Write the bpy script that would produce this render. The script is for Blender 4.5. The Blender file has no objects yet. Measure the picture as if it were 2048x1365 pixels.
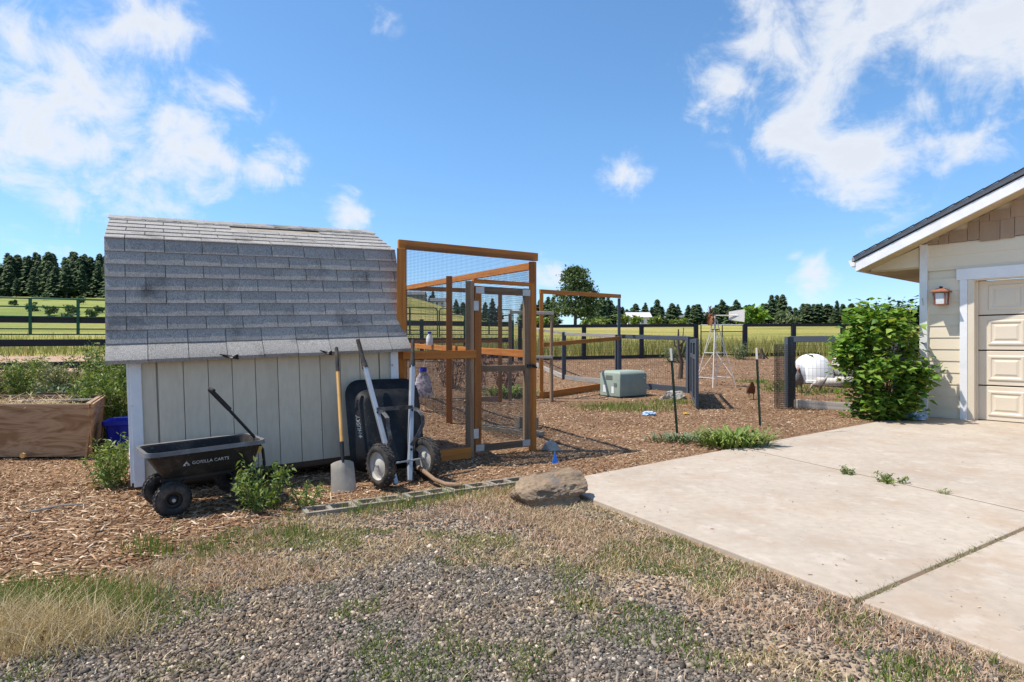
import bpy, bmesh, math, random
import numpy as np
from mathutils import Vector, Matrix, noise as mnoise
R = math.radians
random.seed(7)
rng = np.random.default_rng(7)
sc = bpy.context.scene
C = sc.collection

# ------------------------------------------------------------------ camera
cd = bpy.data.cameras.new('camera')
cam = bpy.data.objects.new('camera', cd)
C.objects.link(cam)
cam.location = (0, 0, 1.3)
cam.rotation_euler = (R(90), 0, 0)
cd.sensor_width = 36
cd.lens = 21.09
cd.shift_y = 0.0017
cd.clip_start = 0.05
cd.clip_end = 3000
sc.camera = cam


# ------------------------------------------------------------------ node helpers
def node(nt, typ, ins=None, **props):
    n = nt.nodes.new(typ)
    for k, v in props.items():
        setattr(n, k, v)
    for k, v in (ins or {}).items():
        s = n.inputs[k]
        if isinstance(v, bpy.types.NodeSocket):
            nt.links.new(v, s)
        else:
            s.default_value = v
    return n


def mth(nt, op, a, b=0.0, c=None, clamp=False):
    ins = {0: a, 1: b}
    if c is not None:
        ins[2] = c
    return node(nt, 'ShaderNodeMath', ins, operation=op, use_clamp=clamp).outputs[0]


def ramp(nt, fac, stops, interp='LINEAR'):
    n = node(nt, 'ShaderNodeValToRGB', {0: fac})
    cr = n.color_ramp
    cr.interpolation = interp
    while len(cr.elements) < len(stops):
        cr.elements.new(0.5)
    for e, (p, c) in zip(cr.elements, stops):
        e.position = p
        e.color = (c[0], c[1], c[2], 1)
    return n.outputs[0]


def mixc(nt, fac, a, b, blend='MIX'):
    n = nt.nodes.new('ShaderNodeMix')
    n.data_type = 'RGBA'
    n.blend_type = blend
    n.clamp_factor = True
    for i, v in ((0, fac), (6, a), (7, b)):
        if isinstance(v, bpy.types.NodeSocket):
            nt.links.new(v, n.inputs[i])
        else:
            n.inputs[i].default_value = v if i == 0 else (v[0], v[1], v[2], 1)
    return n.outputs[2]


# ------------------------------------------------------------------ world and sun
SUN_EL = 62.0
w = bpy.data.worlds.new('World')
sc.world = w
w.use_nodes = True
nt = w.node_tree
nt.nodes.clear()
sky = node(nt, 'ShaderNodeTexSky', sky_type='NISHITA', sun_disc=False, sun_elevation=R(SUN_EL),
           sun_rotation=R(-90), altitude=700, air_density=1.0, dust_density=0.4, ozone_density=3.0)
tc = node(nt, 'ShaderNodeTexCoord')
dirv = tc.outputs['Generated']
sep = node(nt, 'ShaderNodeSeparateXYZ', {0: dirv})
zz = mth(nt, 'ADD', mth(nt, 'MAXIMUM', sep.outputs[2], 0.0), 0.22)
px = mth(nt, 'DIVIDE', sep.outputs[0], zz)
py = mth(nt, 'DIVIDE', sep.outputs[1], zz)
pv = node(nt, 'ShaderNodeCombineXYZ', {0: px, 1: py, 2: 3.7}).outputs[0]
n1 = node(nt, 'ShaderNodeTexNoise', {'Vector': pv, 'Scale': 2.6, 'Detail': 9.0, 'Roughness': 0.6, 'Distortion': 0.25}).outputs[0]
n2 = node(nt, 'ShaderNodeTexNoise', {'Vector': pv, 'Scale': 0.55, 'Detail': 2.0}).outputs[0]
n3 = node(nt, 'ShaderNodeTexNoise', {'Vector': dirv, 'Scale': 13.0, 'Detail': 10.0, 'Roughness': 0.62, 'Distortion': 0.5}).outputs[0]
# cloud banks: direction of the bank, angular radius
banks = [(-.80, .38, .20), (-.60, .53, .08), (-.72, .41, .13), (-.47, .42, .07), (-.53, .34, .11), (-.70, .22, .15), (-.58, .24, .13), (-.40, .28, .07), (-.86, .12, .10),
         (.66, .62, .20), (.42, .50, .10), (.50, .38, .12), (.80, .50, .16), (.58, .31, .12), (.19, .285, .055), (-.27, .225, .05), (-.22, .56, .05),
         (.07, .115, .05), (.50, .115, .05), (.36, .44, .10),
         (-2.6, 1.0, .3), (2.4, .9, .32), (-.6, 1.9, .32), (1.5, 1.6, .28), (-1.6, .35, .2), (1.5, .4, .2)]
mask = None
for bx, bz, br in banks:
    d = Vector((bx, 1.0, bz)).normalized()
    dist = node(nt, 'ShaderNodeVectorMath', {0: dirv, 1: tuple(d)}, operation='DISTANCE').outputs['Value']
    m = mth(nt, 'SUBTRACT', 1.0, mth(nt, 'DIVIDE', dist, br), clamp=True)
    m = mth(nt, 'MULTIPLY', m, (1.6 if bx > 0 else 1.15) if br > .105 else 1.1)
    mask = m if mask is None else mth(nt, 'MAXIMUM', mask, m)
back = mth(nt, 'MULTIPLY', mth(nt, 'LESS_THAN', sep.outputs[1], -0.05), mth(nt, 'SUBTRACT', n2, 0.45, clamp=True))
mask = mth(nt, 'MAXIMUM', mask, mth(nt, 'MULTIPLY', back, 3.0, clamp=True))
nn = mth(nt, 'ADD', mth(nt, 'MULTIPLY', n1, 0.45), mth(nt, 'MULTIPLY', n3, 0.55))
dens = mth(nt, 'ADD', mth(nt, 'MULTIPLY', mask, 0.60), mth(nt, 'MULTIPLY', mth(nt, 'SUBTRACT', nn, 0.5), 4.2))
cl = node(nt, 'ShaderNodeMapRange', {0: dens, 1: 0.08, 2: 0.92}, interpolation_type='SMOOTHSTEP').outputs[0]
cl = mth(nt, 'MULTIPLY', cl, mth(nt, 'MULTIPLY', node(nt, 'ShaderNodeMapRange', {0: mask, 1: 0.0, 2: 0.3}, interpolation_type='SMOOTHSTEP').outputs[0], 0.93))
shade = node(nt, 'ShaderNodeMapRange', {0: dens, 1: 0.3, 2: 1.1}).outputs[0]
ccol = mixc(nt, shade, (5.5, 5.7, 6.0), (4.8, 5.05, 5.5))
skyc = mixc(nt, 1.0, sky.outputs[0], (0.86, 1.13, 1.24), 'MULTIPLY')
el = node(nt, 'ShaderNodeMapRange', {0: sep.outputs[2], 1: 0.0, 2: 0.32}).outputs[0]
skyc = mixc(nt, 1.0, skyc, mixc(nt, el, (.90, .80, .90), (1, 1, 1)), 'MULTIPLY')
skyc = mixc(nt, cl, skyc, ccol)
bg = node(nt, 'ShaderNodeBackground', {0: skyc, 1: 0.13})
nt.links.new(bg.outputs[0], node(nt, 'ShaderNodeOutputWorld').inputs[0])

sd = bpy.data.lights.new('sun', 'SUN')
sun = bpy.data.objects.new('sun', sd)
C.objects.link(sun)
sd.energy = 5.0
sd.angle = R(0.53)
sd.color = (1.0, 0.93, 0.83)
to_sun = Vector((-math.cos(R(SUN_EL)), 0.0, math.sin(R(SUN_EL))))
sun.rotation_euler = to_sun.to_track_quat('Z', 'Y').to_euler()
sun.location = (-20, 0, 40)

vs = sc.view_settings
vs.view_transform = 'Standard'
vs.look = 'None'
vs.gamma = 1
vs.exposure = 0.38
vs.use_curve_mapping = False
sc.cycles.max_bounces = 6
sc.cycles.transparent_max_bounces = 12
sc.cycles.use_denoising = True


# ------------------------------------------------------------------ object helpers
def tag(o, label=None, cat=None, group=None, kind=None):
    for k, v in (('label', label), ('category', cat), ('group', group), ('kind', kind)):
        if v:
            o[k] = v
    return o


def thing(name, label, cat, loc=(0, 0, 0), group=None):
    o = bpy.data.objects.new(name, None)
    o.empty_display_size = 0.1
    C.objects.link(o)
    o.location = loc
    return tag(o, label, cat, group)


def copy_tree(o, parent=None):
    c = o.copy()
    C.objects.link(c)
    if parent is not None:
        c.parent = parent
    for ch in [x for x in bpy.data.objects if x.parent == o]:
        copy_tree(ch, c)
    return c


def link_mesh(name, me, mat, parent=None, origin=None):
    o = bpy.data.objects.new(name, me)
    C.objects.link(o)
    if mat is not None and not me.materials:
        me.materials.append(mat)
    if parent is not None:
        o.parent = parent
    elif origin is not None:
        o.location = origin
    return o


def woff(o):
    v = Vector((0, 0, 0))
    while o is not None:
        v = v + o.location
        o = o.parent
    return v


def npmesh(name, V, F, mat, parent=None, origin=None, smooth=False):
    """V (n,3) array, F list of (m,k) index arrays -> one mesh object"""
    V = np.asarray(V, dtype=np.float64)
    off = np.zeros(3)
    if parent is not None:
        off = np.array(woff(parent))
    elif origin is not None:
        off = np.array(origin)
    me = bpy.data.meshes.new(name)
    me.vertices.add(len(V))
    me.vertices.foreach_set('co', (V - off).ravel())
    idx = np.concatenate([f.ravel() for f in F]).astype(np.int32)
    tot = np.concatenate([np.full(len(f), f.shape[1]) for f in F]).astype(np.int32)
    st = np.concatenate([[0], np.cumsum(tot)[:-1]]).astype(np.int32)
    me.loops.add(len(idx))
    me.loops.foreach_set('vertex_index', idx)
    me.polygons.add(len(tot))
    me.polygons.foreach_set('loop_start', st)
    me.polygons.foreach_set('loop_total', tot)
    if smooth:
        me.polygons.foreach_set('use_smooth', np.ones(len(tot), dtype=bool))
    me.update(calc_edges=True)
    return link_mesh(name, me, mat, parent, origin)


def rotmats(n, tilt=math.pi, full=True, rg=None):
    rg = rg or rng
    a = rg.uniform(0, 2 * math.pi, n)
    b = rg.uniform(-tilt, tilt, n)
    c = rg.uniform(-tilt, tilt, n)
    ca, sa, cb, sb, cc, s_ = np.cos(a), np.sin(a), np.cos(b), np.sin(b), np.cos(c), np.sin(c)
    z0, o1 = np.zeros(n), np.ones(n)
    Rz = np.stack([np.stack([ca, -sa, z0], -1), np.stack([sa, ca, z0], -1), np.stack([z0, z0, o1], -1)], 1)
    Ry = np.stack([np.stack([cb, z0, sb], -1), np.stack([z0, o1, z0], -1), np.stack([-sb, z0, cb], -1)], 1)
    Rx = np.stack([np.stack([o1, z0, z0], -1), np.stack([z0, cc, -s_], -1), np.stack([z0, s_, cc], -1)], 1)
    return Rz @ Ry @ Rx


def inst(T, faces, pos, rot, scl):
    """copies of template verts T (k,3) (or per-copy (n,k,3)) placed at pos with rot, scl"""
    n = len(pos)
    T = np.asarray(T, float)
    if T.ndim == 2:
        T = np.broadcast_to(T, (n,) + T.shape)
    V = T * scl[:, None, :]
    V = np.einsum('nij,nkj->nki', rot, V) + pos[:, None, :]
    k = T.shape[1]
    base = (np.arange(n) * k)[:, None, None]
    F = [(np.asarray(f)[None] + base).reshape(-1, len(f[0])) for f in faces]
    return V.reshape(-1, 3), F


class MB:
    def __init__(s):
        s.v, s.f, s.uv = [], [], []

    def add(s, vs, fs, uvs=None):
        b = len(s.v)
        s.v += [tuple(p) for p in vs]
        for i, f in enumerate(fs):
            s.f.append([b + j for j in f])
            s.uv.append(uvs[i] if uvs else [(vs[j][0], vs[j][2]) for j in f])
        return s

    def box(s, c, size, M=None, taper=1.0):
        """box centred at c; M a 3x3 rotation; uv runs along the longest side"""
        hx, hy, hz = [x / 2 for x in size]
        P = [Vector((sx * hx * (taper if sz > 0 else 1), sy * hy * (taper if sz > 0 else 1), sz * hz))
             for sz in (-1, 1) for sy in (-1, 1) for sx in (-1, 1)]
        L = max(range(3), key=lambda i: size[i])
        fs = [(0, 2, 3, 1), (4, 5, 7, 6), (0, 1, 5, 4), (2, 6, 7, 3), (0, 4, 6, 2), (1, 3, 7, 5)]
        o1, o2 = random.random() * 9, random.random() * 9
        uvs = []
        for f in fs:
            ax = [i for i in range(3) if max(P[j][i] for j in f) - min(P[j][i] for j in f) > 1e-6]
            a = L if L in ax else ax[0]
            b = [i for i in ax if i != a][0]
            uvs.append([(P[j][a] + o1, P[j][b] + o2 + .37 * (3 - a - b)) for j in f])
        cv = Vector(c)
        vs = [(M @ p if M else p) + cv for p in P]
        return s.add(vs, fs, uvs)

    def beam(s, p0, p1, wd, ht, up=(0, 0, 1), ext=0.0):
        p0, p1 = Vector(p0), Vector(p1)
        d = (p1 - p0)
        L = d.length + 2 * ext
        x = d.normalized()
        u = Vector(up)
        if abs(x.dot(u)) > .98:
            u = Vector((0, 1, 0)) if abs(x.y) < .9 else Vector((1, 0, 0))
        y = u.cross(x).normalized()
        z = x.cross(y)
        M = Matrix((x, y, z)).transposed()
        return s.box((p0 + p1) / 2, (L, wd, ht), M)

    def tube(s, pts, r, n=8, cap=True):
        pts = [Vector(p) for p in pts]
        rs = r if isinstance(r, (list, tuple)) else [r] * len(pts)
        prev = None
        rings = []
        for i, p in enumerate(pts):
            d = (pts[min(i + 1, len(pts) - 1)] - pts[max(i - 1, 0)]).normalized()
            if prev is None:
                a = Vector((0, 0, 1)) if abs(d.z) < .9 else Vector((1, 0, 0))
                u = d.cross(a).normalized()
            else:
                u = (prev - d * prev.dot(d)).normalized()
            prev = u
            v = d.cross(u)
            rings.append([p + (u * math.cos(2 * math.pi * k / n) + v * math.sin(2 * math.pi * k / n)) * rs[i] for k in range(n)])
        vs = [q for ring in rings for q in ring]
        fs, uvs = [], []
        ln = 0
        for i in range(len(pts) - 1):
            l2 = ln + (pts[i + 1] - pts[i]).length
            for k in range(n):
                k2 = (k + 1) % n
                fs.append((i * n + k, i * n + k2, (i + 1) * n + k2, (i + 1) * n + k))
                a, b = k * rs[i] * .8, (k + 1) * rs[i] * .8
                uvs.append([(ln, a), (ln, b), (l2, b), (l2, a)])
            ln = l2
        if cap:
            fs.append(tuple(range(n - 1, -1, -1)))
            fs.append(tuple(range((len(pts) - 1) * n, len(pts) * n)))
            uvs += [[(0, 0)] * n, [(0, 0)] * n]
        return s.add(vs, fs, uvs)

    def lathe(s, prof, n=24, M=None, arc=2 * math.pi, closed_prof=False):
        full = abs(arc - 2 * math.pi) < 1e-6
        cols = n if full else n + 1
        M = M or Matrix.Identity(4)
        vs = []
        for k in range(cols):
            a = arc * k / n
            for r, z in prof:
                vs.append(M @ Vector((r * math.cos(a), r * math.sin(a), z)))
        m = len(prof)
        fs = []
        for k in range(n):
            k2 = (k + 1) % cols
            for i in range(m if closed_prof else m - 1):
                j = (i + 1) % m
                fs.append((k * m + i, k2 * m + i, k2 * m + j, k * m + j))
        return s.add(vs, fs)

    def prism(s, poly, off):
        """closed polygon (3d points) extruded by vector off"""
        n = len(poly)
        P = [Vector(p) for p in poly]
        o = Vector(off)
        vs = P + [p + o for p in P]
        fs = [tuple(range(n - 1, -1, -1)), tuple(range(n, 2 * n))] + [(i, (i + 1) % n, (i + 1) % n + n, i + n) for i in range(n)]
        return s.add(vs, fs)

    def mesh(s, name, off=(0, 0, 0), smooth=None):
        me = bpy.data.meshes.new(name)
        o = Vector(off)
        me.from_pydata([tuple(Vector(p) - o) for p in s.v], [], s.f)
        ul = me.uv_layers.new(name='UVMap')
        flat = [c for f in s.uv for q in f for c in q]
        ul.data.foreach_set('uv', flat)
        bm = bmesh.new()
        bm.from_mesh(me)
        bmesh.ops.recalc_face_normals(bm, faces=bm.faces)
        bm.to_mesh(me)
        bm.free()
        if smooth is not None:
            me.polygons.foreach_set('use_smooth', [True] * len(me.polygons))
            me.set_sharp_from_angle(angle=R(smooth))
        return me

    def build(s, name, mat, parent=None, origin=None, smooth=None, bevel=0):
        off = woff(parent) if parent is not None else (origin or (0, 0, 0))
        me = s.mesh(name, off, smooth)
        o = link_mesh(name, me, mat, parent, origin)
        if bevel:
            b = o.modifiers.new('bevel', 'BEVEL')
            b.width = bevel
            b.segments = 2
            b.limit_method = 'ANGLE'
        return o


def vnoise(x, y, s=1.0, seed=0):
    x, y = np.asarray(x, float) * s + seed * 17.3, np.asarray(y, float) * s + seed * 5.1
    xi, yi = np.floor(x), np.floor(y)
    fx, fy = x - xi, y - yi
    fx, fy = fx * fx * (3 - 2 * fx), fy * fy * (3 - 2 * fy)

    def h(a, b):
        t = np.sin(a * 127.1 + b * 311.7 + seed * 74.7) * 43758.5453
        return t - np.floor(t)
    return (h(xi, yi) * (1 - fx) + h(xi + 1, yi) * fx) * (1 - fy) + (h(xi, yi + 1) * (1 - fx) + h(xi + 1, yi + 1) * fx) * fy


def fbm(x, y, s=1.0, seed=0):
    return (vnoise(x, y, s, seed) + .5 * vnoise(x, y, s * 2.1, seed + 1) + .25 * vnoise(x, y, s * 4.3, seed + 2)) / 1.75


def sm(t):
    t = np.clip(t, 0, 1)
    return t * t * (3 - 2 * t)


def gz(x, y):
    """height of the ground"""
    x, y = np.asarray(x, float), np.asarray(y, float)
    zr = np.interp(y, [-50, 14, 18, 26, 60, 150, 260, 420, 700], [0, 0, .2, .65, 2.2, 5.5, 8.8, 12.5, 14])
    zl = np.interp(y, [-50, 9, 16, 24, 60, 120, 250, 420, 700], [0, 0, .5, .75, 2.6, 6.2, 21, 30, 32])
    k = sm(-x / np.maximum(y, 1) / .2)
    far = sm((y - 25) / 60)
    return zr * (1 - k) + zl * k + far * (fbm(x, y, .03, 3) - .5) * 1.2


def gp(x, y, dz=0.0):
    return Vector((x, y, float(gz(x, y)) + dz))


def sdpoly(x, y, poly):
    """signed distance to polygon, negative inside"""
    x, y = np.asarray(x, float), np.asarray(y, float)
    d = np.full(x.shape, 1e9)
    ins = np.zeros(x.shape, bool)
    n = len(poly)
    for i in range(n):
        ax, ay = poly[i]
        bx, by = poly[(i + 1) % n]
        ex, ey = bx - ax, by - ay
        t = np.clip(((x - ax) * ex + (y - ay) * ey) / (ex * ex + ey * ey), 0, 1)
        d = np.minimum(d, np.hypot(x - ax - t * ex, y - ay - t * ey))
        if abs(ey) > 1e-9:
            c = ((ay > y) != (by > y)) & (x < ex * (y - ay) / ey + ax)
            ins ^= c
    return np.where(ins, -d, d)


# ------------------------------------------------------------------ materials
def new_mat(name):
    m = bpy.data.materials.new(name)
    m.use_nodes = True
    t = m.node_tree
    t.nodes.clear()
    out = node(t, 'ShaderNodeOutputMaterial')
    return m, t, out


def pmat(name, stops, scale=6.0, stretch=(1, 1, 1), rough=.8, bump=.25, bscale=None, coord='Object', spec=.3, metal=0.0,
         detail=6.0, distort=0.0, objvar=0.0, bdist=.01, spots=None, fine=0.0):
    """procedural material: noise ramp, bump, optional second spots (scale, lo, hi, colour), optional per-object variation"""
    m, t, out = new_mat(name)
    co = node(t, 'ShaderNodeTexCoord').outputs[coord]
    mp = node(t, 'ShaderNodeMapping', {0: co, 3: stretch}).outputs[0]
    oi = node(t, 'ShaderNodeObjectInfo')
    if objvar:
        mp = node(t, 'ShaderNodeVectorMath', {0: mp, 1: node(t, 'ShaderNodeCombineXYZ', {0: mth(t, 'MULTIPLY', oi.outputs['Random'], 31.0), 1: mth(t, 'MULTIPLY', oi.outputs['Random'], 17.0)}).outputs[0]}, operation='ADD').outputs[0]
    nz = node(t, 'ShaderNodeTexNoise', {'Vector': mp, 'Scale': scale, 'Detail': detail, 'Roughness': .6, 'Distortion': distort}).outputs[0]
    if len(stops) == 1:
        c = stops[0]
        stops = [(.3, [x * .88 for x in c]), (.7, [min(1, x * 1.1) for x in c])]
    col_ = ramp(t, nz, stops)
    if fine:
        nf = node(t, 'ShaderNodeTexNoise', {'Vector': mp, 'Scale': scale * 14, 'Detail': 3.0}).outputs[0]
        fv = node(t, 'ShaderNodeMapRange', {0: nf, 1: .3, 2: .7, 3: 1 - fine, 4: 1 + fine}).outputs[0]
        col_ = mixc(t, 1.0, col_, node(t, 'ShaderNodeCombineXYZ', {0: fv, 1: fv, 2: fv}).outputs[0], 'MULTIPLY')
    for sp in (spots or []):
        sn = node(t, 'ShaderNodeTexNoise', {'Vector': node(t, 'ShaderNodeNewGeometry').outputs['Position'], 'Scale': sp[0], 'Detail': 7.0, 'Roughness': .65}).outputs[0]
        f = node(t, 'ShaderNodeMapRange', {0: sn, 1: sp[1], 2: sp[2]}).outputs[0]
        col_ = mixc(t, mth(t, 'MULTIPLY', f, sp[4] if len(sp) > 4 else 1.0), col_, sp[3])
    if objvar:
        v = node(t, 'ShaderNodeMapRange', {0: oi.outputs['Random'], 3: 1 - objvar, 4: 1 + objvar}).outputs[0]
        col_ = mixc(t, 1.0, col_, node(t, 'ShaderNodeCombineXYZ', {0: v, 1: v, 2: v}).outputs[0], 'MULTIPLY')
    b = node(t, 'ShaderNodeBsdfPrincipled', {'Base Color': col_, 'Roughness': rough, 'Metallic': metal, 'Specular IOR Level': spec})
    if bump:
        bn = node(t, 'ShaderNodeTexNoise', {'Vector': mp, 'Scale': bscale or scale * 3, 'Detail': 5.0}).outputs[0]
        bp = node(t, 'ShaderNodeBump', {'Strength': bump, 'Distance': bdist, 'Height': bn})
        t.links.new(bp.outputs[0], b.inputs['Normal'])
    t.links.new(b.outputs[0], out.inputs[0])
    return m


def islmat(name, stops, rough=.7, transl=0.0, spec=.25, interp='LINEAR', patch=None):
    """colour differs from piece to piece of one mesh (leaves, chips, stones)"""
    m, t, out = new_mat(name)
    g = node(t, 'ShaderNodeNewGeometry')
    c = ramp(t, g.outputs['Random Per Island'], stops, interp)
    if patch:
        pn = node(t, 'ShaderNodeTexNoise', {'Vector': g.outputs['Position'], 'Scale': patch[0], 'Detail': 5.0, 'Roughness': .6}).outputs[0]
        pf_ = node(t, 'ShaderNodeMapRange', {0: pn, 1: patch[1], 2: patch[2]}).outputs[0]
        c = mixc(t, mth(t, 'MULTIPLY', pf_, patch[4]), c, mixc(t, 1.0, c, patch[3], 'MULTIPLY'))
    b = node(t, 'ShaderNodeBsdfPrincipled', {'Base Color': c, 'Roughness': rough, 'Specular IOR Level': spec})
    sh = b.outputs[0]
    if transl:
        tr = node(t, 'ShaderNodeBsdfTranslucent', {0: mixc(t, 1.0, c, (1.15, 1.2, .55), 'MULTIPLY')})
        sh = node(t, 'ShaderNodeMixShader', {0: transl, 1: sh, 2: tr.outputs[0]}).outputs[0]
    t.links.new(sh, out.inputs[0])
    return m


def wood(name, c1, c2, rough=.75, bump=.3, objvar=.2, cross=26, spots=((3.0, .58, .75, (.10, .05, .025), .45),)):
    return pmat(name, [(.25, c1), (.75, c2)], scale=1.0, stretch=(1.6, cross, 1), rough=rough, bump=bump, bscale=2.2, coord='UV', objvar=objvar, distort=.6, bdist=.004, spots=spots)


M = {}
M['cedar'] = wood('stained cedar', (.32, .105, .02), (.54, .21, .045))
M['grey_wood'] = wood('weathered wood', (.17, .10, .058), (.37, .26, .165))
M['old_wood'] = wood('old grey board', (.20, .18, .16), (.42, .39, .35))
M['dark_wood'] = wood('dark skid timber', (.05, .028, .018), (.11, .065, .04))
M['black_paint'] = wood('black fence paint', (.012, .014, .018), (.03, .033, .04), rough=.6)
M['slate_paint'] = wood('slate blue black paint', (.045, .055, .07), (.085, .10, .125), rough=.6)
M['white_trim'] = pmat('white painted trim', [(.3, (.62, .65, .68)), (.7, (.78, .79, .79))], 5, rough=.55, bump=.15, spots=[(9, .62, .72, (.30, .24, .18), .8)])
M['clean_trim'] = pmat('clean white trim', [(.3, (.72, .72, .73)), (.7, (.82, .82, .82))], 5, rough=.5, bump=.1)
M['shed_siding'] = pmat('shed siding paint', [(.3, (.56, .485, .365)), (.7, (.65, .575, .45))], 2.2, stretch=(1, 1, .25), rough=.75, bump=.35, bscale=34, objvar=.05, bdist=.004, spots=[(14, .66, .74, (.25, .19, .13), .7), (1.7, .56, .8, (.44, .38, .29), .6)], fine=.05)
M['shingle'] = pmat('asphalt shingle granules', [(.32, (.14, .132, .122)), (.68, (.47, .445, .415))], 75, rough=.95, bump=.3, bscale=150, objvar=.10, bdist=.002, detail=4, spots=[(2.6, .54, .72, (.05, .048, .045), .75), (5.0, .56, .75, (.27, .24, .2), .4)])
M['underlay'] = pmat('exposed roof underlay', [(.3, (.26, .22, .17)), (.7, (.36, .31, .25))], 12, rough=.95)
M['garage_siding'] = pmat('cream lap siding', [(.3, (.70, .61, .465)), (.7, (.77, .68, .53))], 1.5, stretch=(.3, .3, 2), rough=.6, bump=.25, bscale=22, objvar=.03, bdist=.004)
M['garage_door'] = pmat('cream garage door', [(.3, (.66, .565, .44)), (.7, (.72, .63, .50))], 1.2, rough=.5, bump=.12, bscale=70, bdist=.002)
M['shake'] = pmat('tan shake', [(.3, (.32, .225, .155)), (.7, (.39, .28, .195))], 3, stretch=(3, 3, .4), rough=.75, bump=.3, bscale=18, objvar=.1, bdist=.004)
M['soffit'] = pmat('tan soffit', [(.60, .47, .29)], 3, rough=.7, bump=.1)
M['roof_edge'] = pmat('grey roof edge', [(.30, .305, .315)], 20, rough=.8, bump=.2)
M['concrete'] = pmat('driveway concrete', [(.25, (.345, .285, .225)), (.5, (.40, .34, .275)), (.75, (.445, .385, .315))], 1.1, rough=.88, bump=.22, bscale=60, detail=9, bdist=.004,
                     spots=[(1.6, .52, .70, (.38, .26, .165), .6), (.8, .5, .7, (.33, .275, .225), .55), (26, .63, .70, (.2, .16, .12), .7), (3.5, .57, .66, (.50, .44, .38), .5)], fine=.07)
M['block'] = pmat('concrete block', [(.3, (.19, .165, .13)), (.7, (.33, .295, .24))], 18, rough=.95, bump=.5, bscale=60)
M['rock'] = pmat('brown grey boulder', [(.25, (.12, .095, .072)), (.5, (.23, .165, .11)), (.75, (.34, .25, .16))], 3.2, stretch=(1, 1, 3), rough=.9, bump=.7, bscale=14, bdist=.02, spots=[(5, .58, .72, (.13, .13, .125), .8)], fine=.15)
M['grey_rock'] = pmat('grey stone', [(.3, (.25, .24, .22)), (.7, (.42, .40, .36))], 8, rough=.9, bump=.5)
M['black_plastic'] = pmat('black poly tray', [(.3, (.007, .008, .010)), (.7, (.014, .016, .019))], 7, spec=.22, rough=.42, bump=.08, bscale=90, bdist=.002, spots=[(4, .5, .75, (.055, .047, .04), .6), (45, .62, .7, (.16, .14, .12), .5)])
M['cart_plastic'] = pmat('worn dark grey poly', [(.3, (.018, .017, .017)), (.7, (.035, .032, .03))], 6, spec=.2, rough=.55, bump=.1, bscale=60, spots=[(5, .48, .74, (.12, .095, .07), .65), (40, .6, .7, (.2, .17, .14), .5)])
M['rim_plastic'] = pmat('scuffed poly rim', [(.3, (.10, .10, .105)), (.7, (.19, .19, .195))], 9, rough=.5, bump=.1)
M['rubber'] = pmat('tyre rubber', [(.3, (.018, .018, .019)), (.7, (.045, .043, .042))], 14, rough=.85, bump=.2, spots=[(9, .46, .7, (.15, .115, .085), .65)])
M['steel'] = pmat('grey painted steel', [(.3, (.36, .39, .43)), (.7, (.46, .49, .53))], 6, rough=.38, metal=.35, bump=.05)
M['black_steel'] = pmat('black steel', [(.02, .02, .022)], 8, rough=.45, bump=.05)
M['scuffed_steel'] = pmat('scuffed black steel', [(.35, (.03, .03, .032)), (.7, (.14, .14, .145))], 14, rough=.5, metal=.3, bump=.1)
M['galv'] = pmat('galvanised steel', [(.42, .44, .46)], 14, rough=.45, metal=.5, bump=.05)
M['white_metal'] = pmat('white painted metal', [(.3, (.66, .62, .56)), (.7, (.78, .75, .70))], 8, rough=.55, bump=.05, spots=[(11, .62, .72, (.3, .16, .09), .8)])
M['rust'] = pmat('rusty sheet', [(.3, (.12, .045, .02)), (.7, (.27, .11, .05))], 14, rough=.9)
M['blade'] = pmat('dusty shovel steel', [(.3, (.30, .255, .20)), (.7, (.44, .39, .32))], 9, rough=.6, metal=.2, bump=.1)
M['ash'] = wood('varnished handle', (.50, .27, .085), (.64, .37, .13), rough=.45, bump=.1, cross=40)
M['green_paint'] = pmat('green panel paint', [(.3, (.006, .075, .032)), (.7, (.012, .12, .055))], 7, rough=.45, bump=.05)
M['post_green'] = pmat('green post paint', [(.02, .045, .03)], 9, rough=.6, bump=.05)
M['wire'] = pmat('mesh wire', [(.06, .06, .06)], 9, rough=.55, metal=.3, bump=0)
M['dark_wire'] = pmat('dark mesh wire', [(.035, .035, .035)], 9, rough=.6, bump=0)
M['utility_green'] = pmat('utility box green', [(.3, (.25, .30, .245)), (.7, (.31, .36, .30))], 3, rough=.55, bump=.08, spots=[(6, .6, .75, (.18, .2, .16), .5)])
M['label_white'] = pmat('white sticker', [(.75, .76, .76)], 5, rough=.5, bump=0)
M['label_dark'] = pmat('grey sticker', [(.13, .16, .14)], 5, rough=.5, bump=0)
M['white_plastic'] = pmat('white poly', [(.3, (.72, .72, .71)), (.7, (.82, .82, .81))], 3, rough=.45, bump=.05)
M['grey_plastic'] = pmat('dirty pale poly', [(.3, (.40, .37, .33)), (.7, (.58, .55, .50))], 4, rough=.6, bump=.1)
M['blue_plastic'] = pmat('blue tote plastic', [(.3, (.008, .018, .32)), (.7, (.012, .03, .42))], 4, rough=.4, bump=.05)
M['blue_flag'] = pmat('blue vinyl', [(.01, .16, .62)], 4, rough=.5, bump=0)
M['pale_blue'] = pmat('pale blue wrapper', [(.3, (.12, .3, .55)), (.7, (.55, .62, .7))], 22, rough=.4, bump=.3)
M['orange'] = pmat('orange clay', [(.62, .22, .10)], 6, rough=.7)
M['yellow'] = pmat('yellow bracket', [(.62, .40, .06)], 6, rough=.5)
M['print_white'] = pmat('worn white print', [(.4, (.30, .30, .30)), (.6, (.62, .62, .62))], 40, rough=.6, bump=0)
M['copper'] = pmat('copper lantern', [(.3, (.22, .085, .05)), (.7, (.36, .15, .095))], 18, rough=.45, metal=.4, bump=.1)
M['lantern_glass'] = pmat('frosted seeded glass', [(.60, .62, .62)], 30, rough=.25, bump=.2)
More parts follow.
